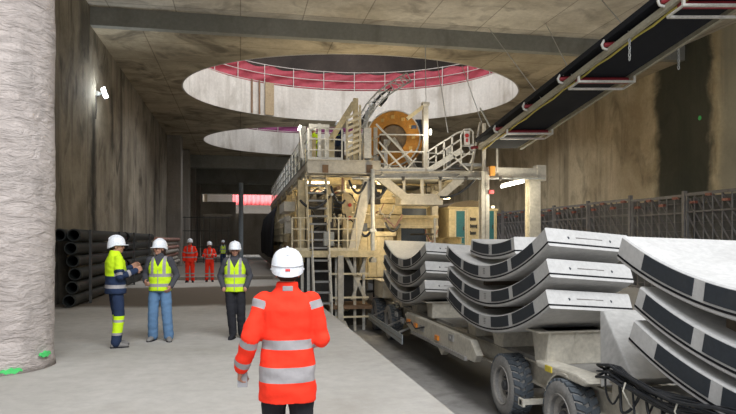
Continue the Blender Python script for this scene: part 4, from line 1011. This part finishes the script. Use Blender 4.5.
cabin('cream electrical cabin with a narrow teal door, right of the dark blue panels', g(449, 0).x, g(480, 0).x, g(0, 275).z, g(0, 203).z, Y_, 29, [('door', (g(456, 0).x, g(464.5, 0).x, g(460, 246).z, g(460, 211).z), TEAL), ('panel', (g(468, 0).x, g(477.5, 0).x, g(460, 246).z, g(460, 207).z), CRE)])
m = MB(); m.prism([(g(447, 0).x, (g(0, 203).z + .045)), (g(482, 0).x, (g(0, 203).z + .045)), (g(482, 0).x, g(0, 196.5).z), (g(470, 0).x, g(0, 194.5).z), (g(455, 0).x, g(0, 197).z)], 'Y', Y_ - .1, 29); centred(m, 'cabin_canopy', paint('brown_canopy', (.16, .12, .07), amt=.4), 'dark brown curved canopy over the cabin with the teal door', 'canopy')
Y_ = 26.2
cabin('cream cabinet with a teal door, just right of the grey front column', g(484, 0).x, g(497, 0).x, g(0, 275).z, g(0, 205).z, Y_, 28.5, [('door', (g(488, 0).x, g(493.5, 0).x, g(490, 243).z, g(490, 211).z), TEAL)])
for k, (px, py) in enumerate(((473, 219), (473, 226), (473, 233))):
    m = MB(); m.box(G(471, py + 1.5, 25.55), G(476, py - 1.2, 25.5)); m.bar(G(470.5, py + 2, 25.53), G(470.5, py - 2, 25.53), .03); centred(m, 'wall_gauge', DKS, 'small dark gauge on the cream cabin right of the teal door, %s of three' % ['top', 'middle', 'bottom'][k], 'gauge', 'gauges on the cabin')
# --- cable loops below the deck
for k, (a, b, dz) in enumerate((((349, 180), (366, 182), 12), ((362, 184), (390, 180), 16), ((374, 182), (384, 186), 14), ((440, 197), (476, 178), 6), ((300, 200), (330, 196), 10), ((331, 186), (345, 200), 9), ((385, 222), (400, 224), 8), ((360, 230), (372, 228), 7))):
    m = MB(); pts = []
    for i in range(15):
        t = i / 14; pts.append(G(a[0] + (b[0] - a[0]) * t, a[1] + (b[1] - a[1]) * t + dz * 4 * t * (1 - t), YG - .15 + .1 * (k % 3)))
    m.path(pts, .045, 8); m.build('cable_loop', HOSE, ga, smooth=True)
# --- equipment deep inside the gantry
random.seed(11)
for i in range(7):
    y0 = YF[i] + 1.1 + (2.6 if i == 0 else 0)
    gp('tank', CRE if i % 2 else GRE, lambda m: m.lathe([(0, 0), (.5, .02), (.55, .1), (.55, 1.7), (.5, 1.78), (0, 1.8)], (3.3, y0, 2.35), 'Y', 20), smooth='auto')
    gp('pump_set', DKS, lambda m: (m.cbox((3.3, y0 + .6, 1.95), (1.2, 1.2, .5)), m.lathe([(0, 0), (.25, 0), (.25, .8), (0, .8)], (3.1, y0, 2.0), 'X', 14), m.cbox((2.8, y0 + .3, 2.5), (.3, .5, .5))))
    gp('cabinet', [DKS, CRE, GRE][i % 3], lambda m: (m.box((2.6, y0 + .2, -.9), (3.9, y0 + 1.9, .9)), m.box((2.5, y0 + .1, .9), (4.0, y0 + 2, .98)), m.box((2.56, y0 + .35, -.7), (2.6, y0 + .95, .75)), m.box((2.56, y0 + 1.1, -.7), (2.6, y0 + 1.75, .75))), bevel=.015)
    for q in range(5):
        gp('pipe_run', [CRL, DKS, GALV, BRN, GRE][q], lambda m: m.tube((2.7 + q * .22, YF[i], 3.55 - .12 * (q % 3)), (2.7 + q * .22, YF[i + 1], 3.55 - .12 * (q % 3)), .05 + .02 * (q % 2), 8))
    gp('valve_rack', [CRE, RODR, GRE][i % 3], lambda m: [m.box((2.45, YF[i] + .5 + q * .5, 1.65), (2.55, YF[i] + .75 + q * .5, 2.3 + .3 * (q % 3))) for q in range(5)])
rail('side_rail', [(2.2, 27.5, 1.62), (2.2, 34, 1.62)], mat=CRL, n=1.0, toe=False); rail('side_rail', [(2.2, 34, 1.62), (2.2, 46, 1.62)], mat=CRL, n=1.2, toe=False)
rail('side_rail', [(2.2, 26, .0), (2.2, 34, .0)], mat=CRL, n=1.0)
# side screens further along with cream frames
for i, (y, mt) in enumerate(((26.4, CRE), (27.6, RODR), (28.8, CRE), (30.2, GRE), (31.8, CRE), (33.4, BRN), (35.2, CRE), (37.5, GRE))):
    gp('side_panel', mt, lambda m: (m.box((2.22, y, .1), (2.3, y + .75, 1.45)), m.box((2.19, y + .1, .25), (2.22, y + .65, 1.3))))
# overhanging dark cover on the far left side
m = MB(); R = []
for i in range(25):
    y = 36 + i * .6; w = .22 * math.sin(i * 1.9) + .25 * noise.noise(V((i, 2, 3)))
    R.append([(1.98, y, 3.6), (1.75 + w * .4, y, 3.3 + w * .4), (1.6 + w * .6, y, 2.4 + w), (1.6 + w * .5, y, 1.0 + .3 * math.sin(i)), (1.75, y, .7), (1.85, y, 3.0)])
m.rings(R); centred(m, 'protective_sheet', BLK, 'black sheet draped down the far left flank of the gantry', 'sheet', smooth=True)
m = MB(); m.box((1.75, 26.8, 2.9), (2.2, 30, 3.3)); m.tube((1.9, 26.6, 2.6), (1.9, 31, 2.6), .12); m.cbox((1.95, 27.1, 2.3), (.3, .5, .6)); m.build('flank_box', GRL, ga)

# --- small fittings that crowd the front bays
random.seed(23)
fit = [('hose', HOSE), ('conduit', GALV), ('conduit', CRL), ('hose', HOSE), ('conduit', GRE), ('conduit', DKS), ('conduit', RODR)]
for k in range(46):
    nm, mt = fit[k % 7]; x = random.uniform(2.3, 4.4) if k % 3 else random.uniform(4.4, 7.6); y = random.uniform(23.2, 25.4); z = random.uniform(-.9, 3.6); m = MB(); r = random.uniform(.02, .05)
    if k % 4 == 0: m.tube((x, y, z), (x, y, min(z + random.uniform(1, 2.6), 4.0)), r, 8)
    elif k % 4 == 1: m.tube((x, y, z), (min(x + random.uniform(.8, 2), 7.7), y, z + random.uniform(-.1, .1)), r, 8)
    else:
        s_ = random.uniform(.5, 1.3); m.path([(x + s_ * t / 8, y + .1 * math.sin(t), z - .35 * math.sin(math.pi * t / 8) + random.uniform(-.1, .1)) for t in range(9)], r, 8)
    m.build(nm, mt, ga, smooth='auto')
for k in range(14):
    x = random.uniform(2.5, 4.2) if k % 2 else random.uniform(4.3, 5.0); y = random.uniform(24, 25.5); z = random.uniform(-.8, 3.4); w, h = random.uniform(.15, .5), random.uniform(.2, .6)
    m = MB(); m.box((x, y, z), (x + w, y + .3, z + h)); m.box((x + w * .15, y - .02, z + h * .15), (x + w * .85, y, z + h * .85)); m.build('control_box', [GRL, DKS, CRE, GRE, DBLU][k % 5], ga, bevel=.01)
for k in range(7):
    x = 2.5 + k * .4; m = MB(); h = random.uniform(.4, 1.3); m.box((x, YG + 1.6 + .2 * (k % 3), ZD1), (x + random.uniform(.12, .3), YG + 2.0 + .2 * (k % 3), ZD1 + h)); m.build('deck_locker', [CRE, GRL, GRE, DKS, CRL, GRE, CRE][k], ga, bevel=.01)
rail('guard_rail', [(2.4, 25.4, ZD1), (4.8, 25.4, ZD1)], n=.8); rail('guard_rail', [(4.9, 25.6, ZD2), (8.2, 25.6, ZD2)], n=.9)
for k, (px, py, h) in enumerate(((374, 168, 40), (384, 170, 30), (447, 168, 20))): gp('deck_upright', [GRE, GRL, GRL][k], lambda m: m.box(G(px, py, YG + .9), G(px + 3, py - h, YG + 1.0)))

# --- orange reel on the right deck
RC = G(395, 139.5, 23.6)
re_ = empty('cable_reel', (RC.x, RC.y, ZD2), 'large orange round cable reel standing upright on the gantry deck', 'reel')
RM = Matrix.Rotation(math.radians(-28), 3, 'Z')
def rot_in(m):
    for v in m.bm.verts: v.co = RM @ v.co + RC
    return m
Ro = 1.0
m = MB()
for yy in (-.32, .26): m.lathe([(.52, yy), (Ro, yy), (Ro, yy + .06), (.52, yy + .06)], (0, 0, 0), 'Y', 48, close=True)
rot_in(m).build('flange', ORR, re_, smooth='auto')
m = MB(); m.lathe([(Ro - .22, -.27), (Ro - .22, .27), (Ro - .30, .27), (Ro - .30, -.27)], (0, 0, 0), 'Y', 40, close=True); rot_in(m).build('cable_coil', paint('tan_cable', (.40, .30, .17), amt=.4), re_, smooth='auto')
m = MB(); m.lathe([(Ro, -.34), (Ro + .04, -.34), (Ro + .04, -.26), (Ro, -.26)], (0, 0, 0), 'Y', 48, close=True); rot_in(m).build('rim_band', GRL, re_, smooth='auto')
m = MB(); m.lathe([(0, -.20), (.50, -.20), (.50, .2), (0, .2)], (0, 0, 0), 'Y', 32); m.lathe([(0, -.4), (.14, -.4), (.14, .4), (0, .4)], (0, 0, 0), 'Y', 16); rot_in(m).build('hub', paint('reel_brown', (.28, .2, .12), amt=.5), re_, smooth='auto')
for k in range(12):
    a = 2 * math.pi * k / 12; m = MB(); m.cbox((.78 * math.cos(a), -.34, .78 * math.sin(a)), (.12, .04, .12)); rot_in(m).build('bolt_plate', paint('reel_yellow', (.8, .5, .15), amt=.3), re_)
m = MB(); b = RC.z - ZD2
for s in (-.36, .36): m.bar((-.9, s, -b), (-.05, s, .0), .1); m.bar((.9, s, -b), (.05, s, .0), .1)
rot_in(m).build('stand', GRE, re_)
# --- arched cable chain
AP = [(358, 166), (357, 150), (358.5, 134), (363, 119), (371, 106), (381, 95), (392, 87), (402, 81), (409, 77)]
ar = empty('cable_chain_arch', G(358, 166, 23.0), 'grey lattice arch carrying cables, curving up over the gantry deck', 'arch')
def arch_side(yy, off):
    out = []
    for i, (x, y) in enumerate(AP):
        p = G(x, y, yy); q = G(*AP[min(i + 1, len(AP) - 1)], yy) - G(*AP[max(i - 1, 0)], yy); n_ = V((q.z, 0, -q.x)).normalized(); out.append(p + n_ * off)
    return out
for yy in (22.95, 23.5):
    for off in (-.17, .17): m = MB(); m.path(arch_side(yy, off), .03, 6); m.build('chord', GALV, ar, smooth=True)
a_, b_, c_, d_ = arch_side(22.95, -.17), arch_side(22.95, .17), arch_side(23.5, -.17), arch_side(23.5, .17)
for i in range(len(AP)):
    m = MB(); m.bar(a_[i], b_[i], .035); m.bar(c_[i], d_[i], .035); m.bar(a_[i], c_[i], .035); m.bar(b_[i], d_[i], .035)
    if i + 1 < len(AP): m.bar(a_[i], b_[i + 1], .03); m.bar(c_[i], d_[i + 1], .03); mid = (a_[i] + a_[i + 1]) / 2; m.bar(mid, (b_[i] + b_[i + 1]) / 2, .03)
    m.build('link', GALV, ar)
m = MB(); ps = [(p + q) / 2 for p, q in zip(a_, d_)]; m.path(ps[:7] + [G(386, 99, 23.2), G(380, 106, 23.2)], .05, 8); m.build('cable', HOSE, ar, smooth=True)
m = MB(); m.path([G(374, 104, 23.1), G(367, 116, 23.1), G(365, 132, 23.1), G(367, 165, 23.1)], .08, 8); m.build('cable', GALV, ar, smooth=True)

# ---------------------------------------------------------------- inclined conveyor
NAVB = paint('dark_navy_belt', (.006, .008, .014), (.012, .014, .018), .4, .9, sc=1.2); CVR = paint('dusty_conveyor_rail', (.40, .37, .28), (.2, .18, .13), .5, .6, sc=2); RDR = paint('red_roller_paint', (.32, .025, .035), (.12, .02, .02), .4, .5, sc=3)
YCAB = paint('yellow_cable_sheath', (.66, .55, .12), amt=.2)
Fw = V((SN, CS, 0)); Rt = V((CS, -SN, 0)); Up = V((0, 0, 1))
def cv(d, side=0.0, up=0.0):      # a point along the conveyor: d metres ahead, side across, up above its lower edge
    lat = 4.93 + (d - 15.7) * -.258; z = 3.86 - (d - 15.7) * .18
    return Fw * d + Rt * (lat + side) + Up * (EYE + z + up)
D0, D1, WB = 7.0, 20.9, 1.32
cvr = empty('inclined_conveyor', cv(14.5, .7), 'long dark belt conveyor hanging under the ceiling, sloping down to the gantry', 'conveyor')
m = MB(); m.hexa([cv(D0, .12, .02), cv(D0, WB - .12, .02), cv(D0, WB - .12, .05), cv(D0, .12, .05), cv(D1, .12, .02), cv(D1, WB - .12, .02), cv(D1, WB - .12, .05), cv(D1, .12, .05)]); m.build('return_belt', NAVB, cvr)
m = MB(); m.hexa([cv(D0, -.10, .24), cv(D0, WB + .1, .24), cv(D0, WB + .1, .28), cv(D0, -.10, .28), cv(D1, -.10, .24), cv(D1, WB + .1, .24), cv(D1, WB + .1, .28), cv(D1, -.10, .28)]); m.build('carrying_belt', NAVB, cvr)
m = MB(); m.bar(cv(D0, -.11, .28), cv(D1, -.11, .28), .05, .12); m.build('cover_edge', NAVB, cvr)
for s_, w in ((0, .09), (WB, .09)):
    m = MB(); m.bar(cv(D0, s_, .04), cv(D1, s_, .04), w, .12); m.build('side_rail', CVR, cvr)
m = MB(); m.path([cv(D0 + i * (D1 - D0) / 30, .10, -.02 + .02 * math.sin(i * 2.3)) for i in range(31)], .025, 6); m.build('yellow_cable', YCAB, cvr, smooth=True)
# return roller trays hung across the underside
for d in (9.4, 12.25, 15.6, 19.2):
    m = MB(); t = .13; z0 = -.17
    m.hexa([cv(d - .2, -.02, z0), cv(d - .2, WB + .02, z0), cv(d - .2, WB + .02, z0 + .04), cv(d - .2, -.02, z0 + .04), cv(d - .14, -.02, z0), cv(d - .14, WB + .02, z0), cv(d - .14, WB + .02, z0 + .04), cv(d - .14, -.02, z0 + .04)])
    for s_ in (0, WB): m.bar(cv(d - .17, s_, z0), cv(d - .17, s_, .02), .05); m.bar(cv(d - .17, s_, z0 + .02), cv(d + .25, s_, z0 + .02), .04)
    m.bar(cv(d + .25, 0, z0 + .02), cv(d + .25, WB, z0 + .02), .05)
    f = m.build('roller_tray', GRL, cvr)
    m = MB(); m.tube(cv(d, .04, z0 + .12), cv(d, WB - .04, z0 + .12), .075, 14); m.build('return_roller', RDR, f, smooth='auto')
# side brackets of the carrying rollers
for k in range(8):
    d = 9.0 + k * 1.75
    m = MB(); m.path([cv(d, -.05, .05), cv(d, -.15, .08), cv(d, -.18, .16), cv(d, -.13, .25), cv(d, -.02, .27)], .03, 8); f = m.build('roller_bracket', GRL, cvr, smooth=True)
    m = MB(); m.tube(cv(d, -.13, .15), cv(d, .10, .18), .05, 12); m.build('carrying_roller', RDR, f, smooth='auto')
# chains and hanging wires
def chain_hang(top, n, label):
    r = empty('hanging_chain', top, label, 'chain', None)
    for k in range(n):
        m = MB(); p = top - V((0, 0, .045 + k * .075)); ax = V((1, 0, 0)) if k % 2 else V((0, 1, 0))
        m.path([p + ax * .022 * math.cos(a) + V((0, 0, .045 * math.sin(a))) for a in [2 * math.pi * q / 10 for q in range(10)]], .009, 6, close=True); m.build('link', GALV, r, smooth=True)
chain_hang(cv(13.6, .0, .05), 7, 'steel chain dangling from the left rail of the conveyor'); chain_hang(cv(14.0, WB, -.03), 6, 'steel chain dangling from the right rail of the conveyor')
def wire(a, b, label, name='suspension_wire', r=.014):
    m = MB(); m.tube(a, b, r, 6); centred(m, name, GALV, label, 'wire')
def up_to(px0, py0, px1, py1, d0, ztop):
    a = dep(px0, py0, d0); k = (ztop - EYE) * F / (240 - py1); return a, dep(px1, py1, k)
a, b = up_to(631, 27, 600, -2, 13.6, 9.32); wire(cv(13.6, 0, .1), b, 'thin steel wire holding the conveyor, nearest the top edge of the view')
a, b = up_to(571, 86, 546, 24, 15.7, 9.32); wire(cv(15.7, 0, .1), b, 'thin steel wire holding the conveyor, middle of the three slanting ones')
a, b = up_to(548, 100, 500, 50, 17.3, 9.32); wire(cv(17.1, 0, .1), at(487, 26, 22.3), 'thin steel wire holding the conveyor, farthest of the three slanting ones')
wire(G(426, 103), V((G(426, 103).x, YG + .1, ZL)), 'thin vertical wire from the ceiling to the tall grey post'); wire(G(448, 133), at(437, 60, 23.9), 'thin wire from the ceiling to the stair, left of the sign'); wire(G(483, 126), at(462, 66, 23.9), 'thin wire running from the ceiling to the round post top right of the sign')
wire(G(497, 140, 21.9), at(480, 108, 22.6), 'short slanting stay beside the lower end of the conveyor', r=.03)
# ---------------------------------------------------------------- people placed
def stand(px, pyfloor):
    return dep(px, pyfloor, 650 * EYE / (pyfloor - 240))
SUIT = dict(mats=[ORG, REFL], hem=.80, bands=((.98, 1.03, 1), (1.15, 1.20, 1)), armbands=(('F', .45, .62, 1), ('U', .62, .76, 1)), straps=(.07, .11), strapmin=1.2, wr=.007)
SUITL = dict(mats=[ORG, REFL], bands=((.20, .25, 1), (.33, .38, 1)), r=(.098, .08, .07))
def pt(px, pf):
    p = stand(px, pf); p.z = 0; return p
# 1  man at the left, side on, yellow and navy workwear
p = pt(115.5, 347)
person('person in yellow and navy workwear seen side on, pointing with one hand', p, -64, 1.79,
       dict(mats=[YEL, REFL, NAVY], hem=.84, loose=1.14, bands=((.93, .985, 1),), low=2, low_z=1.12, lowarm=2, lowarm_t=.60, armbands=(('U', .78, .92, 1), ('F', .45, .62, 1)), zcuts=(1.12,), wr=.008),
       dict(mats=[NAVY, YEL, REFL], bands=((.40, .44, 2), (.44, .50, 1), (.20, .24, 2), (.24, .40, 1)), r=(.10, .082, .075)),
       {'R': ((.235, .0, 1.11), (.18, .25, 1.20), .5), 'L': ((-.24, .02, 1.10), (-.14, .28, 1.24), .4)},
       {'R': (.11, -.02, 8), 'L': (-.11, .06, -4)}, turn=-22, vox=.011)
# 2  yellow vest and jeans
p = pt(160, 340.5)
person('person in yellow vest and blue jeans looking at the one who points', p, 172, 1.74,
       dict(mats=[CHAR, REFL], hem=.88, vest=True, vhem=.86, sleeve=(.066, .058, .045), wr=.007),
       dict(mats=[JEAN], r=(.102, .088, .085)),
       {'R': ((.26, -.04, 1.12), (.20, .16, 1.03), .8), 'L': ((-.27, -.07, 1.12), (-.20, .06, .94), .6)},
       {'R': (.12, .0, 12), 'L': (-.16, .05, -18)}, turn=-38, vox=.011, hairlong=True)
# 3  yellow vest, black trousers, hands in pockets
p = pt(235, 338)
person('person in yellow vest and black trousers standing with both hands in the pockets', p, 176, 1.70,
       dict(mats=[CHAR, REFL], hem=.86, vest=True, vhem=.84, sleeve=(.068, .06, .048), wr=.007),
       dict(mats=[BLK], r=(.098, .082, .07)),
       {'R': ((.265, -.06, 1.12), (.20, .08, .93), .5), 'L': ((-.265, -.06, 1.12), (-.20, .08, .93), .5)},
       {'R': (.03, .08, 14), 'L': (-.12, -.03, -14)}, turn=3, vox=.011, shoe=BLK, hidden_hands=('R', 'L'), hairlong=True)
# 4, 5  orange-suited workers by the kerb
p = dep(190, 282.5, 26.4); p.z = 0
person('person in orange suit by the kerb with arms by the sides', p, 176, 1.78, SUIT, SUITL,
       {'R': ((.25, .0, 1.13), (.24, .07, .88), .5), 'L': ((-.25, .0, 1.13), (-.23, .08, .88), .5)}, {'R': (.11, .0, 8), 'L': (-.11, .02, -8)}, vox=.016, shoe=BLK, turn=8)
p = dep(209.5, 281, 26.8); p.z = 0
person('person in orange suit by the kerb with arms folded in front', p, 184, 1.66, SUIT, SUITL,
       {'R': ((.26, .03, 1.13), (.08, .20, 1.12), .4), 'L': ((-.26, .03, 1.13), (-.08, .21, 1.16), .4)}, {'R': (.12, .0, 8), 'L': (-.12, .02, -8)}, vox=.016, shoe=BLK, turn=14)
# 6  far worker in yellow
p = dep(223, 268, 42); p.z = 0
person('small distant person in a yellow vest beyond the kerb', p, 190, 1.72, dict(mats=[CHAR, REFL], hem=.88, vest=True, vhem=.86), dict(mats=[NAVY]),
       {'R': ((.25, 0, 1.13), (.22, .1, .9), .5), 'L': ((-.25, 0, 1.13), (-.22, .1, .9), .5)}, {'R': (.1, 0, 8), 'L': (-.1, 0, -8)}, vox=.02)
# 7, 8  workers on the gantry deck
p = at(313.5, 160, 24.6); p.z = ZD1
person('person in a yellow vest on the upper gantry deck behind the rail', p, 150, 1.55, dict(mats=[YEL, REFL], hem=.80, bands=((.98, 1.03, 1),)), dict(mats=[YEL, REFL], bands=((.3, .36, 1),)),
       {'R': ((.25, .03, 1.13), (.18, .22, 1.0), .5), 'L': ((-.25, .03, 1.13), (-.18, .22, 1.0), .5)}, {'R': (.1, 0, 8), 'L': (-.1, 0, -8)}, vox=.018)
p = at(339, 160, 24.2); p.z = ZD1
person('person in dark overalls on the upper gantry deck beside the cream ladder', p, 120, 1.74, dict(mats=[NAVY, YEL], hem=.80, bands=((1.15, 1.22, 1),)), dict(mats=[CHAR]),
       {'R': ((.24, .05, 1.15), (.14, .26, 1.2), .5), 'L': ((-.24, .05, 1.15), (-.14, .26, 1.1), .5)}, {'R': (.1, 0, 8), 'L': (-.1, 0, -8)}, vox=.018)
# 9  foreground, from behind
p = dep(287.5, 300, 4.32); p.z = 0
person('person in an orange jacket with silver bands seen from behind in the foreground', p, -3, 1.665,
       dict(mats=[ORG, REFL, ORG], hem=.69, bands=((.835, .94, 1), (1.06, 1.125, 1)), armbands=(('F', -.02, .22, 1), ('F', .72, .92, 1), ('U', .02, .22, 1)), sleeve=(.070, .068, .056), loose=1.07, collar=0, wr=.013, wsc=6),
       dict(mats=[BLK], r=(.1, .08, .07)),
       {'L': ((-.255, -.05, 1.13), (-.315, .06, .92), .9, (1, 0, 0)), 'R': ((.235, -.02, 1.12), (.15, .21, 1.08), .5)},
       {'R': (.10, .0, 8), 'L': (-.10, .10, -8)}, vox=.009, shoe=BLK, hat_mark=True, nod=-4,
       held=('L', (.02, -.01, -.02), 'phone', PHONE, 'grey phone held low in the left hand of the person in orange', 'phone'))

# ---------------------------------------------------------------- light
w = bpy.data.worlds.new('World'); SC.world = w; w.use_nodes = True
bg = w.node_tree.nodes['Background']; bg.inputs['Color'].default_value = (.80, .88, 1.0, 1); bg.inputs['Strength'].default_value = .9
def area(name, loc, target, sx, sy, power, col=(1, 1, 1)):
    l = bpy.data.lights.new(name, 'AREA'); l.shape = 'RECTANGLE'; l.size = sx; l.size_y = sy; l.energy = power; l.color = col
    o = bpy.data.objects.new(name, l); COL.objects.link(o); o.location = loc
    o.rotation_euler = (V(target) - V(loc)).to_track_quat('-Z', 'Y').to_euler(); return o
def point(name, loc, power, col, r=.15):
    l = bpy.data.lights.new(name, 'POINT'); l.energy = power; l.color = col; l.shadow_soft_size = r
    o = bpy.data.objects.new(name, l); COL.objects.link(o); o.location = loc; return o
area('daylight_near_shaft', (3, -3, 13), (3, 4, 0), 14, 10, 4300, (.95, .97, 1))
area('daylight_shaft_a', (4.3, 28.5, 15.3), (4.3, 30.5, 0), 11, 8, 1750, (.97, .98, 1))
area('daylight_shaft_b', (4.3, 47, 15.3), (4.3, 47, 0), 10, 8, 800, (.97, .98, 1))
area('daylight_far_shaft', (3, 81, 12), (1, 84, 0), 16, 10, 7000, (1, 1, 1))
for (px, py, Y, e) in ((316, 184, 24.5, 45), (353, 189, 24.6, 30), (380, 185, 24.6, 30), (446, 200, 24.2, 60), (500, 200, 25, 30), (408, 184, 27.5, 60), (340, 198, 31, 60), (316, 200, 29, 60), (380, 225, 22.4, 18)):
    point('gantry_lamp_light', at(px, py, Y), e, (1, .80, .48))
point('far_stack_lamp', at(400, 212, 20.8), 130, (1, .8, .48))
point('tube_light', at(512, 186, 21.7), 150, (1, .93, .75)); point('corner_work_light', at(296, 122, 21.8), 40, (1, .93, .8)); point('post_work_light', at(434, 130, 22.0), 35, (1, .93, .8)); point('flood_light', V((X0 + .75, 23.0, at(107, 93, 23.2).z)), 60, (.85, .93, 1))
point('upper_fill_light', at(365, 125, 24.6), 110, (1, .82, .5), .3)  # added fill without a lamp fitting, brightens the ceiling and upper deck

cam = bpy.data.cameras.new('camera'); co = bpy.data.objects.new('camera', cam); COL.objects.link(co)
co.location = (0, 0, EYE); co.rotation_euler = (math.pi / 2, 0, -TH); cam.sensor_width = 36; cam.lens = F / 736 * 36; cam.shift_y = 33 / 736; cam.clip_end = 300; cam.clip_start = .05
SC.camera = co
vs = SC.view_settings; vs.view_transform = 'Standard'; vs.look = 'None'; vs.exposure = 0; vs.gamma = 1; vs.use_curve_mapping = False
